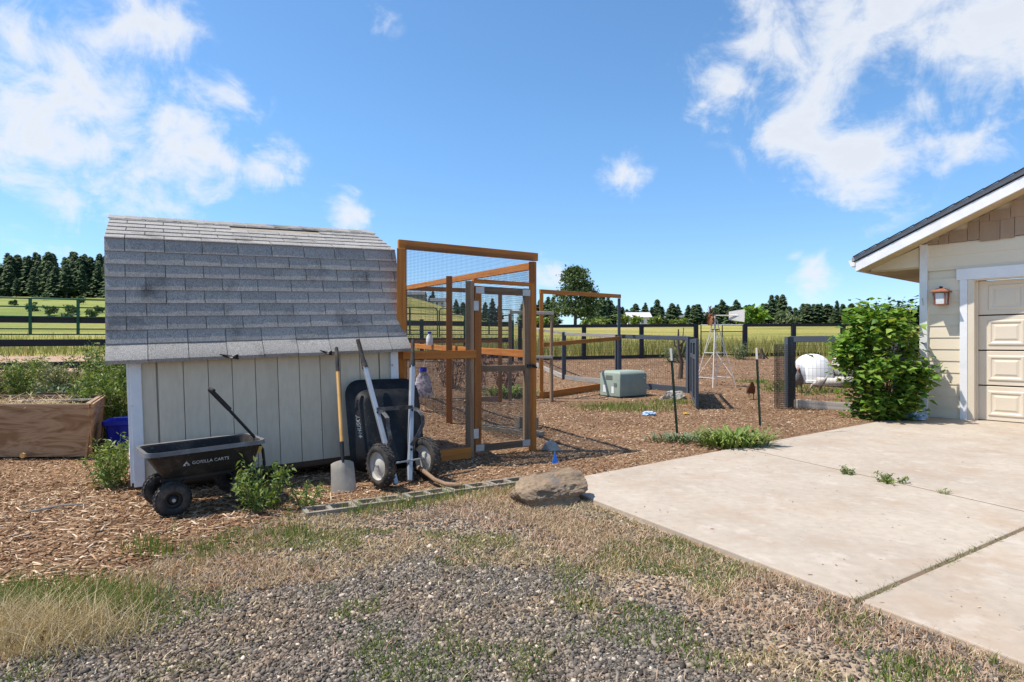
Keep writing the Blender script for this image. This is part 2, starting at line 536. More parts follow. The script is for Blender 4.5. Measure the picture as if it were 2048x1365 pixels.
M['bag'] = pmat('printed feed bag', [(.35, (.08, .06, .16)), (.5, (.42, .38, .42)), (.65, (.66, .64, .62))], 11, rough=.4, bump=.3, distort=1.2)
M['plywood'] = pmat('weathered plywood', [(.35, (.24, .125, .06)), (.5, (.42, .27, .155)), (.62, (.27, .145, .07))], .9, stretch=(1.0, 1, 5.0), rough=.8, bump=.25, bscale=9, distort=2.6, detail=3, bdist=.004)
M['bark'] = pmat('bark', [(.3, (.06, .042, .03)), (.7, (.15, .11, .08))], 8, stretch=(1, 1, .25), rough=.95, bump=.6)
M['straw'] = islmat('straw stalks', [(0, (.42, .30, .15)), (.5, (.55, .42, .23)), (1, (.32, .21, .10))])
M['leaf_green'] = islmat('leaf green', [(0, (.07, .15, .025)), (.5, (.14, .26, .04)), (.85, (.22, .35, .06)), (1, (.32, .34, .06))], rough=.5, transl=.3)
M['leaf_weed'] = islmat('weed green', [(0, (.08, .14, .03)), (.6, (.18, .25, .06)), (1, (.33, .35, .12))], rough=.6, transl=.25)
M['leaf_pale'] = islmat('pale weed', [(0, (.16, .19, .09)), (1, (.32, .30, .16))], rough=.7, transl=.2)
M['leaf_grey'] = islmat('grey green leaf', [(0, (.09, .13, .07)), (1, (.22, .26, .15))], rough=.6, transl=.2)
M['leaf_dark'] = islmat('dark leaf', [(0, (.012, .03, .014)), (1, (.03, .06, .025))], rough=.5, transl=.15)
M['stem_green'] = pmat('green stem', [(.13, .17, .06)], 9, rough=.7, bump=0)
M['stem_brown'] = pmat('brown stem', [(.13, .075, .045)], 9, rough=.8, bump=.1)
M['dead_red'] = islmat('dead red stalks', [(0, (.16, .07, .055)), (1, (.34, .17, .13))])
M['needle'] = islmat('pine needles', [(0, (.035, .07, .035)), (.6, (.08, .135, .06)), (1, (.14, .19, .08))], rough=.8, transl=.1)
M['needle_b'] = islmat('olive pine needles', [(0, (.05, .08, .037)), (.6, (.10, .15, .065)), (1, (.16, .21, .09))], rough=.8, transl=.1)
M['needle_dead'] = islmat('dead needles', [(0, (.10, .045, .025)), (1, (.19, .095, .055))], rough=.9)
M['grass_green'] = islmat('green grass', [(0, (.08, .15, .025)), (.6, (.17, .23, .05)), (1, (.33, .31, .11))], rough=.7, transl=.25)
M['grass_dry'] = islmat('dry grass', [(0, (.36, .26, .14)), (.6, (.52, .40, .23)), (1, (.66, .55, .36))], rough=.8, transl=.15)
M['grass_pink'] = islmat('dry reddish grass', [(0, (.36, .215, .15)), (.6, (.52, .36, .25)), (1, (.64, .50, .36))], rough=.8, transl=.15)
M['grass_field'] = islmat('field grass', [(0, (.16, .19, .05)), (.4, (.27, .27, .07)), (.7, (.40, .34, .12)), (1, (.45, .36, .19))], rough=.8, transl=.2)
M['chips'] = islmat('wood chips', [(0, (.11, .056, .031)), (.3, (.26, .148, .08)), (.65, (.44, .285, .17)), (.9, (.60, .44, .29)), (1, (.72, .6, .45))], rough=.95, spec=.1, patch=(.9, .42, .68, (.52, .44, .40), .9))
M['stones'] = islmat('basalt gravel', [(0, (.055, .048, .042)), (.4, (.135, .118, .102)), (.8, (.225, .195, .165)), (.94, (.33, .27, .205)), (1, (.58, .51, .43))], rough=.95, spec=.1, patch=(1.3, .45, .7, (1.25, 1.05, .85), .8))

# ------------------------------------------------------------------ ground
GRAVEL = [(-2.9, 1.9), (-2.07, 2.42), (-1.99, 2.58), (-1.9, 2.95), (-1.64, 3.22), (-1.22, 3.38), (-.86, 3.5), (-.08, 3.5), (.29, 3.3), (.6, 3.0),
          (.84, 2.82), (.95, 2.5), (1.1, 2.2), (1.5, 1.2), (2.2, -3), (-7, -3), (-5, 0.6)]
THATCH = [(-2.35, 2.5), (-2.15, 3.3), (-1.8, 4.25), (.05, 5.5), (.8, 5.75), (1.02, 4.32), (2.3, 2.2), (3.2, 0.6), (2.5, -2), (-2, 1)]
DIRT = [(-60, 17.0), (-11, 16.6), (-3.5, 22.6), (-3.2, 25), (-9, 25.5), (-60, 23)]


def m_gravel(x, y):
    return sm(.5 - (sdpoly(x, y, GRAVEL) + (fbm(x, y, 2.6, 5) - .5) * 1.1) / .5)


def m_thatch(x, y):
    return sm(.5 - (sdpoly(x, y, THATCH) + (fbm(x, y, 1.8, 9) - .5) * .8) / .4)


def m_field(x, y):
    yr = np.where(x < -3, 24.0 + 0 * x, 26.6)
    return sm((y - yr + (fbm(x, y, .7, 13) - .5) * 2.0) / 1.2)


def m_dirt(x, y):
    return sm(.5 - (sdpoly(x, y, DIRT) + (fbm(x, y, .5, 21) - .5) * 2.5) / 1.5)


def axis(segs):
    a = []
    for lo, hi, st in segs:
        a += list(np.arange(lo, hi, st))
    return np.array(a + [segs[-1][1]])


xs = axis([(-620, -120, 25), (-120, -30, 6), (-30, -8, 1.0), (-8, -4, .2), (-4, 4, .06), (4, 12, .2), (12, 40, 1.2), (40, 140, 8), (140, 640, 25)])
ys = axis([(-30, -2, 4), (-2, 1.8, .3), (1.8, 7, .06), (7, 16, .2), (16, 40, .6), (40, 120, 3), (120, 300, 7), (300, 700, 25)])
X, Y = np.meshgrid(xs, ys)
x, y = X.ravel(), Y.ravel()
near = np.exp(-np.maximum(y - 12, 0) / 6)
z = gz(x, y) + near * ((fbm(x, y, 1.1, 31) - .5) * .035 + (fbm(x, y, 6, 33) - .5) * .014)
SLAB = [(.33, 5.53), (1.0, 4.32), (2.05, 2.41), (3.3, 0), (9, 0), (14, 6), (7.3, 11.0)]
z -= sm((.12 - sdpoly(x, y, SLAB)) / .3) * .012 + .008
nx, ny = len(xs), len(ys)
idx = (np.arange(ny - 1)[:, None] * nx + np.arange(nx - 1)[None]).ravel()
F = np.stack([idx, idx + 1, idx + nx + 1, idx + nx], 1)


def ground_mat():
    m, t, out = new_mat('yard ground')
    co = node(t, 'ShaderNodeTexCoord').outputs['Object']

    def N(s, d=6.0, st=(1, 1, 1), r=.6):
        v = node(t, 'ShaderNodeMapping', {0: co, 3: st}).outputs[0]
        return node(t, 'ShaderNodeTexNoise', {'Vector': v, 'Scale': s, 'Detail': d, 'Roughness': r}).outputs[0]

    def A(n):
        return node(t, 'ShaderNodeAttribute', attribute_name=n).outputs['Fac']
    fine, mid, big = N(42, 5), N(7), N(.55)
    vor = node(t, 'ShaderNodeTexVoronoi', {'Vector': node(t, 'ShaderNodeMapping', {0: co, 3: (1, 1.6, 1)}).outputs[0], 'Scale': 38.0}).outputs['Color']
    vs_ = node(t, 'ShaderNodeSeparateColor', {0: vor}).outputs[0]
    chip = ramp(t, mth(t, 'ADD', mth(t, 'MULTIPLY', vs_, .6), mth(t, 'MULTIPLY', fine, .45)), [(.2, (.09, .048, .027)), (.45, (.20, .115, .062)), (.7, (.31, .195, .115)), (.95, (.44, .31, .20))])
    chip = mixc(t, mth(t, 'MULTIPLY', node(t, 'ShaderNodeMapRange', {0: big, 1: .45, 2: .65}).outputs[0], .6), chip, (.15, .082, .045))
    thatch = ramp(t, mth(t, 'ADD', mth(t, 'MULTIPLY', mid, .5), mth(t, 'MULTIPLY', fine, .5)), [(.3, (.20, .16, .12)), (.5, (.36, .27, .19)), (.7, (.47, .36, .26))])
    vg = node(t, 'ShaderNodeTexVoronoi', {'Vector': co, 'Scale': 60.0}).outputs['Color']
    vgs = node(t, 'ShaderNodeSeparateColor', {0: vg}).outputs[1]
    grav = ramp(t, vgs, [(.1, (.05, .046, .042)), (.55, (.11, .10, .088)), (.9, (.19, .165, .135))])
    fl = mth(t, 'ADD', mth(t, 'MULTIPLY', N(.05, 5, (.35, 1.6, 1)), .65), mth(t, 'MULTIPLY', N(1.4, 6, (.5, 1, 1)), .35))
    field = ramp(t, fl, [(.3, (.15, .17, .045)), (.43, (.25, .245, .06)), (.52, (.36, .32, .085)), (.62, (.42, .32, .16)), (.72, (.30, .27, .10))])
    sx = node(t, 'ShaderNodeSeparateXYZ', {0: co}).outputs[0]
    gl = node(t, 'ShaderNodeMapRange', {0: sx, 1: -25.0, 2: -70.0}).outputs[0]
    field = mixc(t, mth(t, 'MULTIPLY', gl, .75), field, ramp(t, fl, [(.35, (.09, .15, .03)), (.6, (.20, .25, .06))]))
    dirt = ramp(t, N(3.0), [(.3, (.36, .23, .145)), (.7, (.52, .36, .25))])
    c = mixc(t, A('thatch'), chip, thatch)
    c = mixc(t, A('gravel'), c, grav)
    c = mixc(t, A('field'), c, field)
    c = mixc(t, A('dirt'), c, dirt)
    b = node(t, 'ShaderNodeBsdfPrincipled', {'Base Color': c, 'Roughness': .95, 'Specular IOR Level': .15})
    bp = node(t, 'ShaderNodeBump', {'Strength': .8, 'Distance': .02, 'Height': mth(t, 'ADD', vs_, fine)})
    t.links.new(bp.outputs[0], b.inputs['Normal'])
    t.links.new(b.outputs[0], out.inputs[0])
    return m


ground = npmesh('ground', np.stack([x, y, z], 1), [F], ground_mat(), smooth=True)
tag(ground, kind='structure')
for nm, fn in (('gravel', m_gravel), ('thatch', m_thatch), ('field', m_field), ('dirt', m_dirt)):
    at = ground.data.attributes.new(nm, 'FLOAT', 'POINT')
    at.data.foreach_set('value', fn(x, y).astype(np.float32))


# ------------------------------------------------------------------ loose cover: chips, stones, grass
def surf(px_, py_):
    nr = np.exp(-np.maximum(py_ - 12, 0) / 6)
    return gz(px_, py_) + nr * ((fbm(px_, py_, 1.1, 31) - .5) * .035 + (fbm(px_, py_, 6, 33) - .5) * .014) - sm((.12 - sdpoly(px_, py_, SLAB)) / .3) * .012 - .008


def sample(n, x0, x1, y0, y1, fn):
    px_ = rng.uniform(x0, x1, n)
    py_ = rng.uniform(y0, y1, n)
    k = rng.uniform(0, 1, n) < fn(px_, py_)
    return px_[k], py_[k]


def off_slab(px_, py_):
    return (sdpoly(px_, py_, SLAB) > .03).astype(float)


def chips_obj(parts):
    Vs, Fs, b = [], [], 0
    T = np.array([(-.5, -.5, 0), (.5, -.4, 0), (.5, .4, 0), (-.45, .5, 0), (-.5, -.5, -.5), (.5, -.4, -.5), (.5, .4, -.5), (-.45, .5, -.5)])
    for px_, py_, l0, l1, tilt, *thin in parts:
        n = len(px_)
        ln = rng.uniform(l0, l1, n)
        wd = rng.uniform(.22, .5, n) * ln * .8 if not thin else rng.uniform(.05, .12, n) * ln
        pos = np.stack([px_, py_, surf(px_, py_) + rng.uniform(.002, .016, n)], 1)
        V, Fx = inst(T, [[(0, 1, 2, 3), (0, 4, 5, 1), (1, 5, 6, 2), (2, 6, 7, 3), (3, 7, 4, 0)]], pos, rotmats(n, tilt), np.stack([ln, wd, np.full(n, .006)], 1))
        Vs.append(V)
        Fs.append(Fx[0] + b)
        b += len(V)
    o = npmesh('wood_chips', np.concatenate(Vs), [np.concatenate(Fs)], M['chips'])
    return tag(o, 'brown and tan wood chip mulch spread over the yard', 'wood chips', kind='stuff')


def chip_w(px_, py_):
    return off_slab(px_, py_) * (1 - m_gravel(px_, py_)) * (1 - .75 * m_thatch(px_, py_))


p1 = sample(52000, -6.5, 5, 2.5, 7.5, chip_w)
p2 = sample(24000, -5, 7, 7.5, 13, chip_w)
p3 = sample(9000, -3, 13, 13, 25, chip_w)
p4 = sample(9000, -6, -1.5, 2.6, 5.6, chip_w)
chips_obj([(p1[0], p1[1], .012, .042, .4), (p2[0], p2[1], .022, .055, .4), (p3[0], p3[1], .04, .09, .45), (p4[0], p4[1], .05, .13, .25, .10)])

T = np.array([(sx, sy, sz) for sz in (-.5, .5) for sy in (-.5, .5) for sx in (-.5, .5)], float)
px_, py_ = sample(220000, -3.0, 2.2, 1.7, 4.9, lambda a, b: np.maximum(m_gravel(a, b), .3 * m_thatch(a, b)) * off_slab(a, b))
n = len(px_)
Tn = T[None] + rng.uniform(-.24, .24, (n, 8, 3))
sz = rng.gamma(3.0, .0016, n) + .004
pos = np.stack([px_, py_, surf(px_, py_) + sz * .18], 1)
V, Fx = inst(Tn, [[(0, 2, 3, 1), (4, 5, 7, 6), (0, 1, 5, 4), (2, 6, 7, 3), (0, 4, 6, 2), (1, 3, 7, 5)]], pos, rotmats(n, .6), np.stack([sz * 1.25, sz, sz * .65], 1))
tag(npmesh('gravel', V, Fx, M['stones']), 'crushed dark grey basalt gravel in the foreground', 'gravel', kind='stuff')


def grass(name, label, P, h0, h1, mat, wd=.004, lean=.5, thick=None):
    px_, py_ = P
    n = len(px_)
    h = rng.uniform(h0, h1, n)
    a = rng.uniform(0, 2 * math.pi, n)
    ln = rng.uniform(.1, lean, n) * h
    f = rng.uniform(0, math.pi, n)
    w_ = wd * rng.uniform(.7, 1.3, n)
    zb = surf(px_, py_)
    dx, dy = np.cos(f) * w_, np.sin(f) * w_
    lx, ly = np.cos(a) * ln, np.sin(a) * ln
    V = np.stack([np.stack([px_ - dx, py_ - dy, zb - .005], 1), np.stack([px_ + dx, py_ + dy, zb - .005], 1),
                  np.stack([px_ + dx * .8 + lx * .35, py_ + dy * .8 + ly * .35, zb + h * .55], 1), np.stack([px_ - dx * .8 + lx * .35, py_ - dy * .8 + ly * .35, zb + h * .55], 1),
                  np.stack([px_ + lx, py_ + ly, zb + h], 1)], 1)
    b = (np.arange(n) * 5)[:, None]
    o = npmesh(name, V.reshape(-1, 3), [np.array([[0, 1, 2, 3]]) + b, np.array([[3, 2, 4]]) + b], mat)
    return tag(o, label, 'grass', kind='stuff')


def line_w(pts, width):
    def f(a, b):
        d = np.full(a.shape, 1e9)
        for (ax, ay), (bx, by) in zip(pts[:-1], pts[1:]):
            ex, ey = bx - ax, by - ay
            t = np.clip(((a - ax) * ex + (b - ay) * ey) / (ex * ex + ey * ey), 0, 1)
            d = np.minimum(d, np.hypot(a - ax - t * ex, b - ay - t * ey))
        return np.clip(1 - d / width, 0, 1) * off_slab(a, b)
    return f


def thick_noise(fn, s, th, seed):
    return lambda a, b: fn(a, b) * sm((fbm(a, b, s, seed) - th) / .14)


blk0 = line_w([(-2.15, 4.05), (-1.7, 4.3)], .5)
blk1 = line_w([(-1.5, 4.42), (0.1, 5.38)], .22)
blk = lambda a, b: np.maximum(blk0(a, b), .38 * blk1(a, b))
grass('green_grass', 'green grass growing along the row of concrete blocks', sample(40000, -2.6, .5, 3.6, 5.8, thick_noise(blk, 2.2, .40, 41)), .03, .13, M['grass_green'], .0026)
grass('dry_grass', 'short dry reddish grass between gravel and concrete blocks', sample(120000, -2.3, 2.6, 1.6, 5.7, thick_noise(lambda a, b: m_thatch(a, b) * (1 - .85 * m_gravel(a, b)) * off_slab(a, b), 1.6, .38, 47)), .008, .045, M['grass_pink'], .0022, 1.6)
grass('straw_grass', 'short straw coloured grass between gravel and driveway', sample(130000, -2.3, 2.8, 1.4, 5.7, thick_noise(lambda a, b: m_thatch(a, b) * (1 - .8 * m_gravel(a, b)) * off_slab(a, b), 1.3, .38, 53)), .006, .035, M['grass_dry'], .0024, 1.8)
lf = lambda a, b: np.clip(1 - np.hypot((a + 2.25) / .62, (b - 2.93) / .30), 0, 1) ** .5
grass('tall_green_grass', 'fine tall green grass at the edge of the gravel', sample(9000, -3.1, -1.5, 2.55, 3.4, lambda a, b: lf(a, b) * sm((b - 2.75) / .2)), .06, .17, M['grass_green'], .0016, .9)
lf2 = lambda a, b: np.clip(1 - np.hypot((a + 2.2) / .62, (b - 2.66) / .26), 0, 1) ** .5
grass('tall_dry_grass', 'fine tall straw grass at the edge of the gravel', sample(16000, -3.1, -1.3, 2.3, 3.1, lf2), .05, .17, M['grass_dry'], .0014, 1.7)
rt = line_w([(1.25, 2.2), (1.75, 2.45), (2.2, 1.9)], .55)
grass('verge_grass', 'green grass tufts along the driveway edge', sample(16000, .5, 3, 1.4, 3.4, thick_noise(rt, 3.0, .42, 61)), .015, .07, M['grass_green'], .0026, .8)
edge = line_w([(.4, 5.35), (1.0, 4.30), (2.03, 2.39), (3, .6)], .17)
grass('edge_grass', 'thin mixed grass against the concrete edge', sample(30000, .5, 3.2, .6, 5.9, thick_noise(edge, 4.0, .3, 63)), .012, .05, M['grass_dry'], .0024, .8)
grass('sprout_grass', 'low green sprouts coming through the gravel', sample(70000, -2.0, 1.8, 2.0, 4.2, thick_noise(lambda a, b: .9 * off_slab(a, b), 2.6, .53, 67)), .008, .035, M['grass_green'], .0026, 1.0)
grass('chip_grass', 'green grass sprouting through wood chips by the utility box', sample(14000, .9, 5.2, 10.2, 13.6, thick_noise(lambda a, b: np.clip(1 - np.hypot((a - 2.2) / 1.3, (b - 12.0) / 1.0), 0, 1) + np.clip(1 - np.hypot((a - 3.6) / 1.0, (b - 12.9) / .8), 0, 1), 1.6, .36, 71)), .03, .13, M['grass_green'], .005, .8)
grass('pen_grass', 'sparse green grass inside the chicken pen', sample(9000, 6.5, 11, 14.5, 18, thick_noise(lambda a, b: .7 + 0 * a, 1.2, .5, 73)), .03, .11, M['grass_green'], .007, .8)
grass('field_edge_grass', 'tall yellow green grass standing behind the black fence', sample(42000, -4, 26, 26.6, 40, lambda a, b: np.exp(-(b - 26.6) / 6)), .25, .75, M['grass_field'], .012, .5)
grass('paddock_grass', 'yellow green paddock grass beyond the green panels', sample(26000, -42, -4, 24, 44, lambda a, b: np.exp(-(b - 24) / 7)), .2, .55, M['grass_field'], .012, .5)
grass('left_dry_grass', 'dry grass at the foot of the tall weeds', sample(6000, -12, -5.5, 8.2, 13, thick_noise(lambda a, b: .8 + 0 * a, .8, .4, 77)), .08, .35, M['grass_dry'], .005, .7)


# ------------------------------------------------------------------ driveway slabs
def isect(p, d, q, e):
    cr = d[0] * e[1] - d[1] * e[0]
    t = ((q[0] - p[0]) * e[1] - (q[1] - p[1]) * e[0]) / cr
    return (p[0] + d[0] * t, p[1] + d[1] * t)


A_, B_ = (.76, 5.86), (.796, .605)          # far edge: point, direction
L_, LD = (.99, 4.32), (.484, -.875)         # left edge
J1, J1D = (1.72, 2.99), (.843, .538)        # cross joint
J2, J2D = (3.34, 6.02), (.37, -.93)         # long joint
a0 = isect(A_, B_, L_, LD)
a1 = isect(A_, B_, J2, J2D)
a2 = (7.36, 10.87)
l1 = isect(L_, LD, J1, J1D)
c1 = isect(J1, J1D, J2, J2D)
r1 = (J1[0] + J1D[0] * 9, J1[1] + J1D[1] * 9)
l2 = (L_[0] + LD[0] * 6, L_[1] + LD[1] * 6)
c2 = (J2[0] + J2D[0] * 9, J2[1] + J2D[1] * 9)
drive = thing('driveway', None, None)
tag(drive, kind='structure')


def slab(poly, gap=.013):
    cx = sum(p[0] for p in poly) / len(poly)
    cy = sum(p[1] for p in poly) / len(poly)
    n = len(poly)
    # inset each edge by the gap
    ar = sum(poly[i][0] * poly[(i + 1) % n][1] - poly[(i + 1) % n][0] * poly[i][1] for i in range(n))
    if ar < 0:
        poly = poly[::-1]
    lines = []
    for i in range(n):
        a, b = Vector(poly[i]), Vector(poly[(i + 1) % n])
        d = (b - a).normalized()
        nn_ = Vector((-d.y, d.x))
        lines.append((a + nn_ * gap, d))
    pts = [isect(lines[i - 1][0], lines[i - 1][1], lines[i][0], lines[i][1]) for i in range(n)]
    mb = MB()
    mb.prism([(p[0], p[1], -.12) for p in pts], (0, 0, .135))
    mb.build('concrete_slab', M['concrete'], drive, bevel=.008)


slab([a0, a1, c1, l1])
slab([a1, a2, (15, 5.4), r1, c1])
slab([l1, c1, c2, l2])
slab([c1, r1, (13, -2), c2])
jm = MB()
for p, q in ((l1, c1), (c1, r1), (a1, c1), (c1, c2)):
    jm.beam((p[0], p[1], -.022), (q[0], q[1], -.022), .03, .066)
jm.build('joint_filler', pmat('dirt in joints', [(.16, .11, .07)], 20, rough=.95), drive)
jw = line_w([l1, c1], .035)
grass('joint_grass', 'short grass growing in the driveway joint', (lambda q: (q[0], q[1]))((lambda a, b, k: (a[k], b[k]))(*(lambda a, b: (a, b, rng.uniform(0, 1, len(a)) < sm((fbm(a, b, 3, 81) - .36) / .1)))(*(lambda t: (l1[0] + (c1[0] - l1[0]) * t + rng.normal(0, .012, len(t)), l1[1] + (c1[1] - l1[1]) * t + rng.normal(0, .012, len(t))))(rng.uniform(0, 1, 1100))))), .02, .05, M['leaf_pale'], .003, 1.2)


# bits of grit and dry leaf blown onto the slabs
px_, py_ = sample(2600, .6, 9, 1.5, 10.5, lambda a, b: (sdpoly(a, b, SLAB) < -.04) * np.exp(sdpoly(a, b, SLAB) * .9) * sm((fbm(a, b, 1.5, 91) - .35) / .2))
n = len(px_)
V, Fx = inst(np.array([(-.5, -.3, 0), (.5, -.5, .1), (.4, .5, 0), (-.4, .4, .15)]), [[(0, 1, 2, 3)]], np.stack([px_, py_, np.full(n, .018)], 1), rotmats(n, .15), np.stack([rng.uniform(.006, .03, n), rng.uniform(.004, .012, n), np.full(n, .01)], 1))
tag(npmesh('grit', V, Fx, M['chips']), 'bits of grit and bark blown over the concrete driveway', 'grit', kind='stuff')


# ------------------------------------------------------------------ foliage builders
LEAF = np.array([(0, 0, 0), (.35, .42, .1), (1, 0, -.12), (.35, -.42, .1)])
NARROW = np.array([(0, 0, 0), (.4, .2, .06), (1, 0, -.15), (.4, -.2, .06)])
LF = [[(0, 1, 2), (0, 2, 3)]]


def leaves(name, pos, size, mat, parent, up=.5, rg=None, T=None):
    n = len(pos)
    rot = rotmats(n, 1.1 if up < .6 else .6)
    s = size * rng.uniform(.45, 1.4, n)
    V, Fx = inst(LEAF if T is None else T, LF, np.asarray(pos), rot, np.stack([s, s, s], 1))
    return npmesh(name, V, Fx, mat, parent)


def weed(name, label, base, h, nst, spread, leaf, mat, group=None, cat='weed', per=60, stem='stem_green', up=.5, low=.1, clump=.06, sr=.004):
    t = thing(name, label, cat, base, group)
    mb = MB()
    P = []
    b = Vector(base)
    for i in range(nst):
        a = random.uniform(0, 2 * math.pi)
        r = spread * math.sqrt(random.random())
        hh = h * random.uniform(.6, 1.0)
        p0 = b + Vector((math.cos(a) * r * .35, math.sin(a) * r * .35, -.01))
        p1 = b + Vector((math.cos(a) * r * .7, math.sin(a) * r * .7, hh * .55))
        p2 = b + Vector((math.cos(a) * r, math.sin(a) * r, hh))
        mb.tube([p0, p1, p2], [sr, sr * .8, sr * .4], 4)
        for k in range(per):
            u = low + (1 - low) * random.random()
            q = p0.lerp(p1, u / .55) if u < .55 else p1.lerp(p2, (u - .55) / .45)
            sc_ = clump * (1.25 - u * .7)
            P.append(q + Vector((random.gauss(0, sc_), random.gauss(0, sc_), random.gauss(0, sc_ * .6))))
    mb.build('stem', M[stem], t)
    P = np.array([tuple(p) for p in P])
    P[:, 2] = np.maximum(P[:, 2], b.z + .01)
    leaves('leaves', P, leaf, mat, t, up, None, NARROW)
    return t


def conifer(h, w_, seed, mat, dense=1.0):
    """tapering tree of drooping needle boughs; returns crown and trunk meshes (base at origin)"""
    rg = np.random.default_rng(seed)
    n = int(1000 * dense)
    u = rg.uniform(0, 1, n) ** (.95 if seed % 2 else .8)
    if seed % 2:                                   # fir: conical
        env = (1 - u) ** .8
    else:                                          # pine: widest a third up, rounded top, bare stem low down
        env = np.clip(u / .22 + .25, 0, 1) * (1 - u) ** .62
    # whorls: boughs gather in uneven tiers and sides
    a = rg.uniform(0, 2 * math.pi, n)
    lump = .72 + .28 * np.sin(a * 2 + u * 31 + seed) + .2 * np.sin(a * 3 - u * 47)
    rad = w_ * env * np.sqrt(rg.uniform(.05, 1, n)) * lump + .05
    zc = h * ((.03 if seed % 2 else .16) + (.97 if seed % 2 else .84) * u) - rad * .18
    size = (.55 + .5 * env) * rg.uniform(.5, 1.2, n) * h / 14
    P = np.stack([np.cos(a) * rad, np.sin(a) * rad, zc], 1)
    d = np.stack([np.cos(a), np.sin(a), np.full(n, -.25)], 1)
    s_ = np.stack([-np.sin(a), np.cos(a), rg.uniform(-.5, .5, n)], 1)
    up_ = np.stack([np.zeros(n), np.zeros(n), rg.uniform(.15, .5, n)], 1)
    z1 = size[:, None]
    V = np.stack([P - d * z1 * .6, P + s_ * z1 * .55, P + d * z1, P - s_ * z1 * .55, P + up_ * z1], 1).reshape(-1, 3)
    bb = (np.arange(n) * 5)[:, None]
    Fq = np.concatenate([np.array([t_]) + bb for t_ in ((0, 1, 4), (1, 2, 4), (2, 3, 4), (3, 0, 4))])
    cr = npmesh('crown', V, [Fq], mat)
    tb = MB().tube([(0, 0, -.5), (0, 0, h * .5), (0, 0, h * .92)], [h * .018, h * .012, .03], 6)
    tr = tb.build('trunk', M['bark'])
    cm, tm = cr.data, tr.data
    bpy.data.objects.remove(cr)
    bpy.data.objects.remove(tr)
    return cm, tm


protos = [conifer(14, 2.6, 1, M['needle']), conifer(14, 2.1, 2, M['needle']), conifer(14, 3.1, 3, M['needle_b']), conifer(14, 2.7, 4, M['needle_b'], 1.2), conifer(14, 2.2, 5, M['needle_dead'], .6)]


def tree(pr, x, y, h, label, group, wide=1.0):
    t = thing('conifer_tree', label, 'tree', gp(x, y, -.2), group)
    for nm, me in (('crown', pr[0]), ('trunk', pr[1])):
        o = bpy.data.objects.new(nm, me)
        C.objects.link(o)
        o.parent = t
    s = h / 14
    t.scale = (s * wide, s * wide, s)
    t.rotation_euler = (0, 0, random.uniform(0, 6.28))
    return t


# the wooded hill on the left
random.seed(21)
for row, (yy, cnt, h0, h1) in enumerate(((228, 36, 7, 15), (244, 38, 11, 18), (262, 36, 13, 20), (282, 30, 15, 21))):
    for i in range(cnt):
        r = -.93 + (.33 * (i + random.uniform(-.4, .4)) / cnt)
        k = 4 if random.random() < .05 and row < 2 else random.choice((0, 1, 2, 3))
        tree(protos[k], r * yy, yy + random.uniform(-6, 6), random.uniform(h0, h1),
             'rust brown dead pine among the green pines on the wooded hill' if k == 4 else 'dark green pine in the dense wood on the hillside behind the green panels', 'dead pines on the hill' if k == 4 else 'pines on the wooded hill', random.uniform(.95, 1.35))
# trees beyond the field on the right
random.seed(5)


def skyline(x0, x1, ytop, n, lab, grp, dd=(215, 270)):
    for i in range(n):
        px = x0 + (x1 - x0) * (i + random.uniform(.1, .9)) / n
        D = random.uniform(*dd)
        base = float(gz((px - 1024) / 1200 * D, D))
        top = 1.3 + (686 - (ytop + random.uniform(-6, 13))) / 1200 * D
        h = max(5, top - base)
        tree(protos[random.choice((0, 1, 2, 3))], (px - 1024) / 1200 * D, D, h, lab, grp, random.uniform(1.3, 1.7) * (1 if h > 9 else 1.3))


PL = 'dark green conifer in the tree line beyond the yellow field'
for seg in ((1040, 1110, 598, 9), (1190, 1225, 590, 5), (1225, 1330, 610, 14), (1285, 1320, 598, 2), (1330, 1400, 612, 8), (1340, 1362, 602, 2), (1385, 1440, 612, 8), (1430, 1500, 604, 14), (1500, 1580, 610, 14), (1555, 1572, 578, 1), (1540, 1560, 590, 2),
            (1580, 1600, 624, 3), (1590, 1730, 612, 24), (1600, 1680, 603, 6), (1730, 1860, 612, 14), (1860, 2040, 605, 8)):
    skyline(*seg, PL, 'conifers beyond the field')
skyline(905, 1010, 600, 7, 'dark conifer on the far rise seen through the wire run', 'conifers seen through the run', (200, 240))
skyline(842, 880, 588, 6, 'dark conifer in the clump on the far hilltop behind the houses', 'conifers on the far hilltop', (330, 345))

# low bushes under the tree line and on the slope
random.seed(9)


def crown_obj(name, c, rx, ry, rz, n, leaf, mat, parent, clumps=14, seed=1):
    rg = np.random.default_rng(seed)
    cc = rg.normal(0, 1, (clumps, 3))
    cc /= np.linalg.norm(cc, axis=1)[:, None]
    cc *= rg.uniform(.35, .85, (clumps, 1))
    k = rg.integers(0, clumps, n)
    d = rg.normal(0, 1, (n, 3))
    d /= np.linalg.norm(d, axis=1)[:, None]
    P = cc[k] + d * rg.uniform(.2, .42, (n, 1))
    P = P * np.array([rx, ry, rz]) + np.array(c)
    return leaves(name, P, leaf, mat, parent, .4)


def bush(name, label, x, y, rx, rz, n, leaf, mat, group=None, cat='bush', seed=1, trunk=.0, clumps=14, stem='bark'):
    b = gp(x, y, -.05)
    t = thing(name, label, cat, b, group)
    crown_obj('crown', (b.x, b.y, b.z + trunk + rz), rx, rx, rz, n, leaf, mat, t, clumps, seed)
    mb = MB().tube([b, b + Vector((0, 0, trunk + rz * .6))], [max(.02, rx * .05), max(.012, rx * .03)], 6)
    for q in range(4):
        a = q * 1.6 + seed
        mb.tube([b + Vector((0, 0, trunk * .8 + rz * .2)), b + Vector((math.cos(a) * rx * .5, math.sin(a) * rx * .5, trunk + rz * 1.1))], [rx * .025, rx * .01], 5)
    mb.build('trunk', M[stem], t)
    return t


